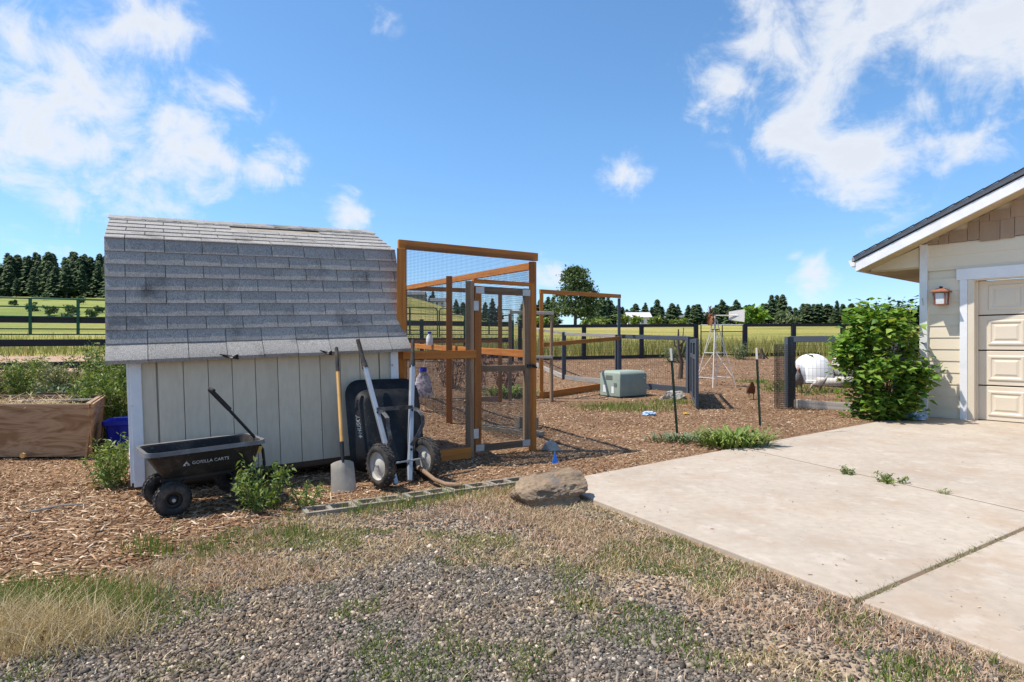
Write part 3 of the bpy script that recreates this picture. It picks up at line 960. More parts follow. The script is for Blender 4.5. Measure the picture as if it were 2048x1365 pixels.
bush('round_tree', 'rounded bright green broadleaf tree in front of the far conifers', 82, 205, 5.0, 3.2, 900, 1.3, M['leaf_green'], cat='tree', seed=3)
bush('willow_shrub', 'pale grey green shrub beside the rounded tree beyond the field', 94, 207, 4, 2.0, 500, 1.2, M['leaf_grey'], seed=4)
for i, (x_, d_) in enumerate(((30, 200), (36, 196), (42, 204), (25, 192), (49, 206), (12, 190), (7, 187), (58, 208))):
    bush('field_bush', 'light green broadleaf bush at the foot of the tree line', x_, d_, random.uniform(2, 3.4), random.uniform(1.2, 2.2), 420, .9, M['leaf_weed'], 'bushes along the tree line', seed=20 + i)
for i, (r_, d_) in enumerate(((-.74, 120), (-.735, 130), (-.77, 128), (-.70, 112), (-.69, 135), (-.80, 140), (-.66, 118), (-.83, 170), (-.72, 175), (-.78, 200))):
    bush('slope_bush', 'dark green juniper bush dotted on the grassy slope', r_ * d_, d_, random.uniform(.9, 1.9), random.uniform(.6, 1.2), 260, .5, M['needle_b'], 'bushes on the grassy slope', seed=40 + i)
# the big pine
b = gp(15.8, 150, -.2)
t = thing('big_pine', 'large spreading pine standing alone at the near edge of the field', 'tree', b)
mb = MB().tube([b, b + Vector((.2, 0, 7)), b + Vector((0, 0, 13.5))], [.42, .28, .06], 8)
rg = np.random.default_rng(2)
P = []
for i in range(74):
    u = rg.uniform(.12, 1)
    a = rg.uniform(0, 6.28)
    r = 5.2 * (1 - u) ** .55 * (.35 + .65 * min(1, u / .25)) * rg.uniform(.5, 1.1) + .5
    c_ = np.array([b.x + math.cos(a) * r, b.y + math.sin(a) * r, b.z + 1.0 + 13.2 * u])
    mb.tube([(b.x, b.y, c_[2] - r * .25), tuple(c_)], [.09, .03], 4)
    m_ = 150
    P.append(c_ + rg.normal(0, 1, (m_, 3)) * np.array([.95, .95, .5]))
mb.build('trunk', M['bark'], t)
leaves('crown', np.concatenate(P), .55, M['needle_b'], t, .4)


# far houses
def house(label, x, y, L, W, hw, hr, wallc, roofc, yaw, nwin):
    b = gp(x, y, -.1)
    t = thing('house', label, 'house', b)
    mb = MB().box((b.x, b.y, b.z + hw / 2), (L, W, hw))
    mb.prism([(b.x - L / 2, b.y - W / 2, b.z + hw), (b.x - L / 2, b.y + W / 2, b.z + hw), (b.x - L / 2, b.y, b.z + hw + hr)], (L, 0, 0))
    mb.build('wall', wallc, t)
    r = MB()
    for s in (-1, 1):
        r.prism([(b.x - L / 2 - .4, b.y + s * (W / 2 + .5), b.z + hw - hr * .08), (b.x - L / 2 - .4, b.y, b.z + hw + hr + .02), (b.x - L / 2 - .4, b.y, b.z + hw + hr + .3), (b.x - L / 2 - .4, b.y + s * (W / 2 + .5), b.z + hw + .2)], (L + .8, 0, 0))
    r.build('roof', roofc, t)
    for i in range(nwin):
        xx = b.x - L / 2 + L * (i + .5) / nwin
        MB().box((xx, b.y - W / 2 - .04, b.z + hw * .55), (L / nwin * .4, .1, hw * .45)).build('window', M['label_dark'], t)
    return t


HR = pmat('grey house roof', [(.15, .16, .17)], 3, rough=.9)
HD = pmat('dark house wall', [(.10, .10, .11)], 3, rough=.9)
HT = pmat('tan house wall', [(.36, .31, .26)], 3, rough=.9)
house('white house with pale roof among trees beyond the field', 45, 215, 8, 7, 3.0, 1.8, M['white_plastic'], pmat('pale roof', [(.55, .56, .57)], 3), 0, 4)
house('low dark house with a long roof beyond the field', 71, 240, 14, 9, 2.6, 1.6, HD, HR, 0, 6)
house('long grey roofed house on the far rise seen through the run', -47, 290, 10, 8, 2.2, 1.7, HT, HR, 0, 5)
house('smaller grey roofed house to the right of the long one on the rise', -36, 292, 7, 7, 2.2, 1.7, M['white_plastic'], HR, 0, 3)

# ------------------------------------------------------------------ garage (local x along the front wall, -y outward)
g = thing('garage', 'cream garage with white trim, tan shakes and a raised panel door', 'garage')
SL = .446
OV, TIP = .5, .87
zr0 = 2.58 + SL * .87          # underside of the rake above the corner
GW = 6.3
RA = 3.15                        # ridge
mb = MB()
mb.prism([(0, .03, 2.345), (GW, .03, 2.345), (GW, .03, zr0 + .05), (RA, .03, zr0 + SL * RA + .05), (0, .03, zr0 + .05)], (0, .15, 0))
for a_, b_ in ((0, .68), (5.62, GW)):
    mb.box(((a_ + b_) / 2, .105, 1.12), (b_ - a_, .15, 2.45))
for a_ in (.08, GW - .08):
    mb.box((a_, 3.33, 1.25), (.15, 6.3, 2.7))
mb.box((GW / 2, 6.5, 1.25), (GW, .15, 2.7))
mb.prism([(0, 6.43, 2.6), (GW, 6.43, 2.6), (RA, 6.43, zr0 + SL * RA + .05)], (0, .15, 0))
mb.build('wall', M['garage_siding'], g)


def lap(a0_, a1_, z0_, h=.21):
    MB().box(((a0_ + a1_) / 2, .008, z0_ + h / 2), (a1_ - a0_, .014, h), Matrix.Rotation(R(-3.2), 3, 'X')).build('siding_board', M['garage_siding'], g)


for k in range(15):
    z0_ = -.016 + .199 * k
    if z0_ < 2.35:
        lap(.1, .57, z0_)
    elif z0_ + .1 > 2.45:
        lap(.1, GW - .1, max(z0_, 2.53), min(.21, z0_ + .21 - max(z0_, 2.53)))
random.seed(4)
for row in range(6):
    z0_ = 2.995 + row * .30
    a_ = .1
    while a_ < 5.9:
        wd = random.uniform(.13, .30)
        top = zr0 + SL * (a_ if a_ < RA else 2 * RA - a_ - wd) + .03
        zb = z0_ - random.uniform(0, .05)
        zt = min(zb + .36, top)
        if zt - zb > .04:
            MB().box((a_ + wd / 2, -.012 - .004 * (row % 2), (zb + zt) / 2), (wd - .008, .016, zt - zb), Matrix.Rotation(R(-2.4), 3, 'X')).build('shake', M['shake'], g)
        a_ += wd
mb = MB()
mb.box((.045, -.012, 1.48), (.115, .05, 3.04))
mb.box((-.012, .06, 1.48), (.03, .11, 3.04))
mb.build('corner_trim', M['clean_trim'], g, bevel=.004)
MB().box((.622, -.02, 1.17), (.105, .045, 2.34)).build('door_trim', M['clean_trim'], g, bevel=.004)
MB().box((3.15, -.024, 2.432), (5.25, .055, .185)).build('door_header', M['clean_trim'], g, bevel=.004)
MB().box((.722, .05, 1.17), (.09, .17, 2.34)).build('door_jamb', M['garage_door'], g, bevel=.003)
MB().box((.78, .085, 1.17), (.025, .02, 2.34)).build('weather_strip', M['garage_door'], g)
MB().box((3.15, .05, 2.335), (4.8, .17, .03)).build('head_jamb', M['garage_door'], g)
door = thing('garage_door', None, None)
door.parent = g
dm = None
for k in range(4):
    zc = .005 + .58 * k
    MB().box((3.15, .145, zc + .288), (4.75, .04, .56)).build('door_section', M['garage_door'], door, bevel=.007)
    for j in range(8):
        x0_ = .915 + j * .575
        cx_ = x0_ + .235
        if dm is None:
            q = MB()
            W_, H_ = .47, .41
            # moulding ring with sloping faces round a raised field
            rings = [(W_ / 2, H_ / 2, 0), (W_ / 2 - .012, H_ / 2 - .012, -.013), (W_ / 2 - .038, H_ / 2 - .038, -.013), (W_ / 2 - .055, H_ / 2 - .055, -.002), (W_ / 2 - .075, H_ / 2 - .075, -.002), (W_ / 2 - .105, H_ / 2 - .105, -.012)]
            vs_, fs_ = [], []
            for (a_, b_, d_) in rings:
                vs_ += [(-a_, d_, -b_), (a_, d_, -b_), (a_, d_, b_), (-a_, d_, b_)]
            for i in range(len(rings) - 1):
                for e in range(4):
                    fs_.append((i * 4 + e, i * 4 + (e + 1) % 4, i * 4 + 4 + (e + 1) % 4, i * 4 + 4 + e))
            L5 = (len(rings) - 1) * 4
            fs_.append((L5, L5 + 1, L5 + 2, L5 + 3))
            q.add(vs_, fs_)
            dm = q.mesh('door_panel')
        o = link_mesh('door_panel', dm, M['garage_door'], door)
        o.location = (cx_, .124, zc + .29)
# roof, rake, soffit
mb = MB()
for s in (-1, 1):
    e0 = Vector((-.93, 0, 2.59 + .17)) if s < 0 else Vector((2 * RA + .93, 0, 2.59 + .17))
    rd = Vector((RA, 0, 2.59 + .17 + SL * (RA + .93)))
    mb.prism([e0 + Vector((0, -OV - .03, 0)), rd + Vector((0, -OV - .03, 0)), rd + Vector((0, -OV - .03, .07)), e0 + Vector((0, -OV - .03, .07))], (0, 7.2, 0))
mb.build('roof', M['roof_edge'], g)
for k in range(22):
    a_ = -.9 + k * .19
    zt = 2.59 + .17 + .07 + SL * (a_ + .93)
    if a_ < RA:
        MB().beam((a_, -OV - .05, zt + .002), (a_ + .2, -OV - .05, zt + SL * .2 + .012), .03, .012).build('shingle_edge', M['black_steel'], g)
for s in (0, 1):
    f = (lambda a_: a_) if s == 0 else (lambda a_: 2 * RA - a_)
    lo, hi = (f(-TIP), 0), (f(RA), 0)
    zl_, zh_ = 2.58, 2.58 + SL * (RA + TIP)
    MB().prism([(lo[0], -OV - .02, zl_), (hi[0], -OV - .02, zh_), (hi[0], -OV - .02, zh_ + .172), (lo[0], -OV - .02, zl_ + .172)], (0, .04, 0)).build('rake_board', M['clean_trim'], g)
    MB().prism([(lo[0], -OV + .022, zl_ + .03), (hi[0], -OV + .022, zh_ + .03), (hi[0], -OV + .022, zh_ + .06), (lo[0], -OV + .022, zl_ + .06)], (0, OV, 0)).build('soffit', M['soffit'], g)
MB().prism([(-.80, 0, 2.62), (-.03, 0, 2.62), (-.03, 0, zr0 - .0), (-.80, 0, 2.655)], (0, .03, 0)).build('eave_return', M['garage_siding'], g)
MB().box((-.43, 3.3, 2.605), (.86, 6.6, .025)).build('eave_soffit', M['soffit'], g)
mb = MB()
mb.prism([(-1.04, -.40, 2.80), (-.925, -.40, 2.80), (-.925, -.40, 2.69), (-1.0, -.40, 2.69)], (0, 7.1, 0))
mb.build('gutter', M['clean_trim'], g)
MB().box((-.905, 3.2, 2.68), (.03, 7.1, .17)).build('fascia', M['clean_trim'], g)
# small hook on the corner trim
MB().tube([(.035, -.04, 2.06), (.035, -.06, 2.06), (.045, -.065, 2.03), (.045, -.045, 1.94)], .006, 5).build('hook', M['galv'], g)
g.location = (7.18, 10.53, 0.012)
g.rotation_euler = (0, 0, math.atan2(-.773, .634))

lt = thing('wall_lantern', 'copper framed wall lantern with frosted panes beside the garage door', 'lantern')
MB().box((0, -.012, .05), (.13, .024, .24)).build('back_plate', M['garage_siding'], lt, bevel=.004)
MB().box((.0, -.05, .10), (.03, .08, .03)).build('arm', M['black_steel'], lt)
mb = MB()
mb.add([(-.13, -.25, .1), (.13, -.25, .1), (.13, -.01, .1), (-.13, -.01, .1), (-.05, -.18, .155), (.05, -.18, .155), (.05, -.08, .155), (-.05, -.08, .155)],
       [(3, 2, 1, 0), (4, 5, 6, 7), (0, 1, 5, 4), (1, 2, 6, 5), (2, 3, 7, 6), (3, 0, 4, 7)])
mb.box((0, -.13, .092), (.26, .24, .014))
mb.build('lantern_roof', M['copper'], lt)
MB().box((0, -.13, .17), (.04, .04, .035)).build('finial', M['black_steel'], lt)
for sx in (-1, 1):
    for sy in (-1, 1):
        MB().beam((sx * .075, -.13 + sy * .075, -.125), (sx * .088, -.13 + sy * .088, .09), .022, .022).build('lantern_post', M['copper'], lt)
MB().box((0, -.13, -.12), (.18, .18, .016)).build('lantern_base', M['copper'], lt)
for (dx_, dy_, sx, sy) in ((0, -.072, .125, .004), (0, .072, .125, .004), (-.072, 0, .004, .125), (.072, 0, .004, .125)):
    MB().box((dx_, -.13 + dy_, -.02), (sx, sy, .19)).build('pane', M['lantern_glass'], lt)
wv = Vector((.634, -.773, 0))
lt.location = Vector((7.18, 10.53, 2.07)) + wv * .33
lt.rotation_euler = g.rotation_euler

# ------------------------------------------------------------------ shed (local x along the front, y back, tilted a little)
s = thing('storage_shed', 'small cream gambrel shed with grey shingle roof and white corner trim', 'shed')
SW, SD = 2.36, 2.26
MB().prism([(.03, .02, 0), (.03, SD, 0), (.03, SD, 1.1), (.03, SD - .27, 2.04), (.03, SD / 2, 2.40), (.03, .27, 2.04), (.03, .02, 1.1)], (SW - .06, 0, 0)).build('wall', M['shed_siding'], s)
bm_ = MB().box((0, 0, .585), (.190, .018, 1.17)).mesh('siding_board')
for k in range(12):
    o = link_mesh('siding_board', bm_, M['shed_siding'], s)
    o.location = (.1 + k * .1962, .004, 0)
    if k in (0, 11):
        o.scale = (.9, 1, 1)
bm2 = MB().box((0, 0, .585), (.018, .190, 1.17)).mesh('siding_board')
for k in range(11):
    o = link_mesh('siding_board', bm2, M['shed_siding'], s)
    o.location = (.012, .12 + k * .2, 0)
    o.scale = (1, 1, 1 + .85 * min(k, 10 - k) / 5 * .9)
    o = link_mesh('siding_board', bm2, M['shed_siding'], s)
    o.location = (SW - .012, .12 + k * .2, 0)
    o.scale = (1, 1, 1 + .85 * min(k, 10 - k) / 5 * .9)
for xx in (.038, SW - .038):
    MB().box((xx, -.018, .55), (.082, .026, 1.16)).build('corner_trim', M['white_trim'], s, bevel=.003)
for (yy, hh) in ((.03, 1.12), (.34, 1.5), (SD - .34, 1.5), (SD - .03, 1.12)):
    MB().box((-.014, yy, hh / 2 - .02), (.028, .085, hh)).build('gable_trim', M['white_trim'], s, bevel=.003)
for zz_ in (.03, .98, 1.5):
    MB().box((-.02, SD / 2, zz_), (.026, SD - .75, .085)).build('door_rail', M['white_trim'], s, bevel=.003)
MB().beam((-.022, .42, .1), (-.022, 1.1, .95), .022, .07, (1, 0, 0)).build('door_brace', M['white_trim'], s)
for yy in (.25, SD / 2, SD - .25):
    MB().beam((-.06, yy, -.06), (SW + .04, yy, -.06), .1, .11).build('skid', M['dark_wood'], s)
MB().beam((-.02, .0, -.02), (SW + .02, .0, -.02), .04, .05).build('sill_board', M['dark_wood'], s)
# roof deck
R0, R1 = -.17, 2.475
prof = [(-.12, 1.06), (0, 1.19), (.28, 2.12), (1.13, 2.46), (1.98, 2.12), (2.26, 1.19), (2.38, 1.06)]
dk = MB()
for (y0, z0_), (y1, z1_) in zip(prof[:-1], prof[1:]):
    nv = Vector((0, -(z1_ - z0_), (y1 - y0))).normalized() * .018
    dk.prism([(R0 + .01, y0, z0_), (R0 + .01, y1, z1_), (R0 + .01, y1 - nv.y, z1_ - nv.z), (R0 + .01, y0 - nv.y, z0_ - nv.z)], (R1 - R0 - .02, 0, 0))
roof = dk.build('roof', M['underlay'], s)
tb = MB()
EXP = .1214
EXU = .152


def tabmesh(ln, th, bow=.0):
    """shingle tab: unit width, ln long down the slope, proud at its lower edge"""
    q = MB()
    P_ = [(-.5, ln, 0), (.5, ln, 0), (.5, 0, th * .6), (-.5, 0, th * .6), (-.5, ln, -.004), (.5, ln, -.004), (.5, 0, -.004 + th * .2), (-.5, 0, -.004 + th * .2)]
    q.add(P_, [(0, 3, 2, 1), (4, 5, 6, 7), (3, 7, 6, 2), (0, 4, 7, 3), (1, 2, 6, 5), (0, 1, 5, 4)])
    return q.mesh('shingle')


tm_ = tabmesh(EXP + .02, .017)
tm_u = tabmesh(EXU + .012, .015)
random.seed(12)


def course(y0, z0_, dy, dz, row, skip=(), me=None):
    """one course whose lower edge lies at (y0,z0_), slope direction (dy,dz)"""
    d = Vector((0, dy, dz)).normalized()
    nrm = Vector((0, -d.z, d.y))
    Mx = Matrix(((1, 0, 0), (0, d.y, nrm.y), (0, d.z, nrm.z))).to_euler()
    x = R0 - (.1525 if row % 2 else 0)
    k = 0
    while x < R1 - .01:
        a, b = max(x, R0), min(x + .305, R1)
        if b - a > .03 and k not in skip:
            o = link_mesh('shingle', me or tm_, M['shingle'], roof)
            o.location = Vector(((a + b) / 2, y0, z0_)) + nrm * (.004 + random.uniform(0, .002))
            o.rotation_euler = Mx
            o.scale = (b - a - .007, 1, 1)
        x += .305
        k += 1


d1 = Vector((0, .28, .93)).normalized()
for i in range(8):
    course(0 + d1.y * EXP * i, 1.19 + d1.z * EXP * i, .28, .93, i)
d2 = Vector((0, .85, .34)).normalized()
for i in range(6):
    course(.27 + d2.y * EXU * i, 2.12 + d2.z * EXU * i, .85, .34, i + 1, (4, 5, 6) if i == 4 else (), tm_u)
for i in range(8):
    course(2.26 - d1.y * EXP * i, 1.19 + d1.z * EXP * i, -.28, .93, i)
for i in range(6):
    course(1.99 - d2.y * EXU * i, 2.12 + d2.z * EXU * i, -.85, .34, i + 1, (), tm_u)
# rounded eave course: tabs that roll over the edge
q = MB()
pr = [(.0, .012, .15), (0, .010, .075), (0, .0, .03), (0, -.018, .0), (0, -.012, -.02)]
ey = [(.02, .145, .012), (-.035, .085, .016), (-.085, .035, .014), (-.118, -.005, .0), (-.118, -.03, -.012)]
vs_, fs_ = [], []
prof_e = [(.015, 1.215), (-.045, 1.155), (-.10, 1.10), (-.128, 1.06), (-.118, 1.03), (-.10, 1.03), (-.10, 1.05), (-.04, 1.13), (.02, 1.2)]
for sx in (-.5, .5):
    vs_ += [(sx, a_, b_) for a_, b_ in prof_e]
npf = len(prof_e)
fs_ = [(i, (i + 1) % npf, (i + 1) % npf + npf, i + npf) for i in range(npf)] + [tuple(range(npf)), tuple(range(2 * npf - 1, npf - 1, -1))]
q.add(vs_, fs_)
em = q.mesh('eave_shingle', smooth=50)
x = R0
k = 0
while x < R1 - .01:
    b_ = min(x + .305, R1)
    o = link_mesh('eave_shingle', em, M['shingle'], roof)
    o.location = ((x + b_) / 2, random.uniform(-.003, .003), random.uniform(-.004, .002))
    o.scale = (b_ - x - .006, 1, 1)
    x, k = b_, k + 1
# ridge caps
q = MB()
rc = [(-.13, -.046), (0, .006), (.13, -.046)]
vs_ = [(sx, a_, b_ + dz_) for sx in (-.5, .5) for dz_ in (0, .006) for a_, b_ in rc]
q.add(vs_, [(0, 1, 7, 6), (1, 2, 8, 7), (3, 9, 10, 4), (4, 10, 11, 5), (0, 3, 4, 1), (1, 4, 5, 2), (6, 7, 10, 9), (7, 8, 11, 10), (0, 6, 9, 3), (2, 5, 11, 8)])
cm_ = q.mesh('ridge_cap')
for k in range(19):
    o = link_mesh('ridge_cap', cm_, M['shingle'], roof)
    o.location = (R0 + .07 + k * .1395, 1.13, 2.470)
    o.rotation_euler = (0, R(1.8), 0)
    o.scale = (.16, 1, 1)
# torn bits at the eave
for tx, sc_ in ((.78, 1.0), (1.62, .7)):
    q = MB()
    for i in range(5):
        q.tube([(tx - .1 * sc_ + i * .012, -.13, 1.075 - i * .006), (tx + .0, -.15 - .006 * i, 1.055 - .004 * i), (tx + .05 * sc_, -.155, 1.075 - .012 * i)], .005, 4)
    q.build('torn_edge', M['black_steel'], roof)
s.location = (-3.22, 5.12, .10)
s.rotation_euler = (0, R(-1.9), R(30))
bpy.context.view_layer.update()

UX, UN = Vector((.866, .5, 0)), Vector((.5, -.866, 0))
W0 = Vector((-3.22, 5.12, 0))


def wl(t_, out_, z_):
    """point t along the shed front, out from it, at height z"""
    return W0 + UX * t_ + UN * out_ + Vector((0, 0, z_))


# ------------------------------------------------------------------ text
def text_mesh(name, body, size, mat, parent, M4, shear=0.0):
    cu = bpy.data.curves.new(name, 'FONT')
    cu.body = body
    cu.size = size
    cu.extrude = .0008
    cu.shear = shear
    ob = bpy.data.objects.new(name, cu)
    C.objects.link(ob)
    bpy.context.view_layer.update()
    me = bpy.data.meshes.new_from_object(ob.evaluated_get(bpy.context.evaluated_depsgraph_get()))
    bpy.data.objects.remove(ob)
    me.transform(M4)
    me.materials.clear()
    return link_mesh(name, me, mat, parent)


# ------------------------------------------------------------------ garden cart (local x along, z up)
c = thing('garden_cart', 'black poly garden cart with four wheels and pull handle in front of the shed', 'cart')
BL, BW, RZ, BZ = .84, .47, .485, .27


def rr(hx, hy, r, z, x0=0.0, n=5, chx=0.0):
    pts = []
    for cx_, cy_, a0_ in ((hx - r, hy - r, 0), (-hx + r, hy - r, 90), (-hx + r, -hy + r, 180), (hx - r, -hy + r, 270)):
        for i in range(n + 1):
            a = R(a0_ + 90 * i / n)
            pts.append((cx_ + r * math.cos(a) + x0, cy_ + r * math.sin(a), z))
    return pts


def loft(mb, loops, cap_last=True, cap_first=False):
    n = len(loops[0])
    vs_ = [p for l in loops for p in l]
    fs_ = []
    for i in range(len(loops) - 1):
        for k in range(n):
            fs_.append((i * n + k, i * n + (k + 1) % n, (i + 1) * n + (k + 1) % n, (i + 1) * n + k))
    if cap_last:
        fs_.append(tuple(range((len(loops) - 1) * n, len(loops) * n)))
    if cap_first:
        fs_.append(tuple(range(n - 1, -1, -1)))
    mb.add(vs_, fs_)


mb = MB()
loft(mb, [rr(BL / 2, BW / 2, .07, RZ), rr(BL / 2 - .015, BW / 2 - .015, .065, RZ - .03), rr(BL / 2 - .09, BW / 2 - .06, .05, BZ + .02, .025), rr(BL / 2 - .11, BW / 2 - .08, .04, BZ, .025)])
loft(mb, [rr(BL / 2, BW / 2, .07, RZ), rr(BL / 2 - .02, BW / 2 - .02, .06, RZ - .004), rr(BL / 2 - .1, BW / 2 - .07, .05, BZ + .02, .025)])
body = mb.build('tray', M['cart_plastic'], c, smooth=40)
mb = MB()
loft(mb, [rr(BL / 2 - .014, BW / 2 - .014, .06, RZ + .004), rr(BL / 2 + .014, BW / 2 + .014, .08, RZ + .008), rr(BL / 2 + .018, BW / 2 + .018, .082, RZ - .025), rr(BL / 2 - .004, BW / 2 - .004, .07, RZ - .028)], False)
mb.build('rim', M['rim_plastic'], c, smooth=50)
tx = Matrix.Translation((-.12, -BW / 2 + .013, RZ - .115)) @ Matrix.Rotation(R(90 + 11), 4, 'X')
text_mesh('lettering', 'GORILLA CARTS', .036, M['print_white'], body, tx)
mb = MB()
for (ax, az, s_) in ((-.155, RZ - .10, .015), (-.17, RZ - .116, .011), (-.14, RZ - .116, .011)):
    yy = -BW / 2 + .0135 + .004 + (RZ - .04 - az) * .19
    mb.prism([(ax - s_, yy, az - s_ * .7), (ax + s_, yy, az - s_ * .7), (ax, yy - .004, az + s_)], (0, -.003, 0))
mb.build('emblem', M['print_white'], body)


def wheel(parent, cpos, r, wd, axis, hubmat, tread=True, name='wheel'):
    """tyre and rim; axis = direction of the axle"""
    ax = Vector(axis).normalized()
    Mx = Matrix.Translation(Vector(cpos)) @ ax.to_track_quat('Z', 'Y').to_matrix().to_4x4()
    mb = MB()
    prof_ = []
    for i in range(13):
        a = R(-118 + 236 * i / 12)
        prof_.append((r - wd * .5 + math.cos(a) * wd * .5, math.sin(a) * wd * .5))
    mb.lathe(prof_, 36, Mx)
    if tread:
        for k in range(26):
            for sgn in (-1, 0, 1):
                a = 2 * math.pi * (k + (.5 if sgn == 0 else 0)) / 26
                rad = r + .001 - (.006 if sgn else 0)
                pc = Mx @ Vector((math.cos(a) * rad, math.sin(a) * rad, sgn * wd * .26))
                x_ = (Mx.to_3x3() @ Vector((-math.sin(a), math.cos(a), .55 * (1 if sgn == 0 else -sgn)))).normalized()
                n_ = (Mx.to_3x3() @ Vector((math.cos(a), math.sin(a), sgn * .5))).normalized()
                y_ = n_.cross(x_).normalized()
                mb.box(pc, (r * .16, wd * .2, .007), Matrix((x_, y_, x_.cross(y_))).transposed())
    ty = mb.build(name, M['rubber'], parent, smooth=60)
    mb = MB()
    ri = r - wd * .62
    for sgn in (-1, 1):
        mb.lathe([(.012, sgn * wd * .30), (ri * .35, sgn * wd * .30), (ri * .55, sgn * wd * .12), (ri * .85, sgn * wd * .14), (ri * 1.02, sgn * wd * .33), (ri * 1.1, sgn * wd * .30)], 28, Mx)
    mb.build('rim', hubmat, ty, smooth=35)
    mb = MB()
    mb.tube([Mx @ Vector((0, 0, -wd * .55)), Mx @ Vector((0, 0, wd * .55))], .013, 10)
    mb.build('axle_nut', M['galv'], ty)
    return ty


WR = .128
for xw in (-.26, .28):
    for yw in (-.23, .23):
        wheel(c, (xw, yw, WR), WR, .09, (0, 1, 0), M['black_steel'])
mb = MB()
for xw in (-.26, .28):
    mb.tube([(xw, -.22, WR), (xw, .22, WR)], .012, 8)
    for yw in (-.14, .14):
        mb.beam((xw, yw, WR), (xw * .9, yw * .9, BZ + .01), .03, .02)
        mb.beam((xw * .45, yw * .9, BZ), (xw, yw, WR + .03), .025, .012)
mb.beam((-.32, -.13, BZ - .012), (.36, -.13, BZ - .012), .03, .02)
mb.beam((-.32, .13, BZ - .012), (.36, .13, BZ - .012), .03, .02)
mb.build('undercarriage', M['black_steel'], c)
mb = MB().tube([(.33, 0, .14), (.45, 0, .15), (.485, 0, .24), (.475, 0, .37), (.42, -.005, .47), (.17, -.02, .79)], .0125, 10)
mb.build('pull_handle', M['black_steel'], c, smooth=60)
mb = MB().tube([(.215, -.017, .74), (.07, -.028, .915)], .019, 10)
mb.tube([(.085, -.07, .91), (.065, -.028, .925), (.075, .015, .91)], .016, 8)
mb.build('grip', M['rubber'], c, smooth=60)
MB().prism([(.40, -.02, .40), (.47, -.02, .405), (.455, -.02, .36), (.405, -.02, .33)], (0, .05, 0)).build('dump_latch', M['yellow'], c, bevel=.004)
c.location = (-2.50, 4.86, .0)
c.rotation_euler = (0, R(-1.5), R(40))

# ------------------------------------------------------------------ wheelbarrow standing on its nose
wb = thing('wheelbarrow', 'upended two wheeled wheelbarrow with black tray leaning on the shed', 'wheelbarrow', tuple(wl(2.1, .45, 0)))
# tray: rim against the wall, bottom facing out.  local loops in (t, z) stacked along out
def tl(t0, t1, z0_, z1_, r, out_lo, out_hi, n=6):
    """rounded loop; out varies with height"""
    pts = []
    ct, cz, ht, hz = (t0 + t1) / 2, (z0_ + z1_) / 2, (t1 - t0) / 2, (z1_ - z0_) / 2
    for cx_, cy_, a0_ in ((ht - r, hz - r, 0), (-ht + r, hz - r, 90), (-ht + r, -hz + r, 180), (ht - r, -hz + r, 270)):
        for i in range(n + 1):
            a = R(a0_ + 90 * i / n)
            t_, z_ = ct + cx_ + r * math.cos(a), cz + cy_ + r * math.sin(a)
            f_ = (z_ - z0_) / (z1_ - z0_)
            pts.append(wl(t_, out_lo + (out_hi - out_lo) * f_, z_))
    return pts


mb = MB()
loft(mb, [tl(1.76, 2.50, .07, .925, .14, .34, .06), tl(1.75, 2.51, .06, .93, .15, .37, .09), tl(1.775, 2.485, .085, .905, .14, .395, .11), tl(1.85, 2.40, .15, .80, .12, .56, .30), tl(1.88, 2.37, .19, .76, .10, .59, .335)])
tray = mb.build('tray', M['black_plastic'], wb, smooth=45)
e_x = (UX * .02 + Vector((0, 0, 1)) * .97 - UN * .24).normalized()
pos_t = wl(1.83, .485, .40)
nrm_t = (UN * .72 - UX * .69).normalized()
e_x = (e_x - nrm_t * e_x.dot(nrm_t)).normalized()
e_y = nrm_t.cross(e_x)
Mt = Matrix((e_x, e_y, nrm_t)).transposed().to_4x4()
Mt.translation = pos_t + nrm_t * .012 - wb.location
text_mesh('lettering', '\u2726HUSKY', .055, M['print_white'], tray, Mt, .2)
A0, A1 = wl(2.04, .80, .015), wl(1.866, .17, 1.33)
B0, B1 = wl(2.19, .74, .015), wl(2.44, .17, 1.33)
for p, q in ((A0, A1), (B0, B1)):
    h_ = MB().beam(p, p.lerp(q, .80), .042, .05, UN).build('handle_rail', M['steel'], wb, bevel=.006)
    MB().tube([p.lerp(q, .79), p.lerp(q, .84), p.lerp(q, .86), p.lerp(q, 1.0)], [.03, .027, .02, .019], 10).build('grip', M['rubber'], h_ if False else wb, smooth=50)
    for u in (.21, .48):
        MB().tube([p.lerp(q, u) + UN * .02, p.lerp(q, u) + UN * .036], .012, 8).build('bolt', M['black_steel'], wb)
# flat leg stands
def strap(pts, name, mat, wd=.035):
    mb = MB()
    for a, b_ in zip(pts[:-1], pts[1:]):
        mb.beam(a, b_, wd, .006, UN, .004)
    return mb.build(name, mat, wb)


pa, pb = A0.lerp(A1, .50), B0.lerp(B1, .50)
strap([pa + UN * .03, pb + UN * .03], 'cross_strap', M['scuffed_steel'])
for p, q, sx, u0 in ((A0, A1, 1, .24), (B0, B1, 1, .24)):
    t0_ = p.lerp(q, .49) + UN * .03
    b0_ = p.lerp(q, u0) + UN * .03
    o_ = UN * .12 + UX * .06
    strap([t0_, t0_ + UN * .06 + UX * .035 - Vector((0, 0, .01)), t0_ + o_ - Vector((0, 0, .06)), t0_ + o_ * 1.05 - Vector((0, 0, .14)), t0_.lerp(b0_, .75) + o_ * .55, b0_], 'leg', M['scuffed_steel'], .034)
axl, axr = wl(1.90, .80, .2), wl(2.385, .665, .2)
wax = (axr - axl).normalized()
wheel(wb, axl, .195, .095, wax, M['grey_plastic'])
wheel(wb, axr, .195, .095, wax, M['grey_plastic'])
MB().tube([axl - wax * .05, axr + wax * .05], .009, 8).build('axle', M['galv'], wb)

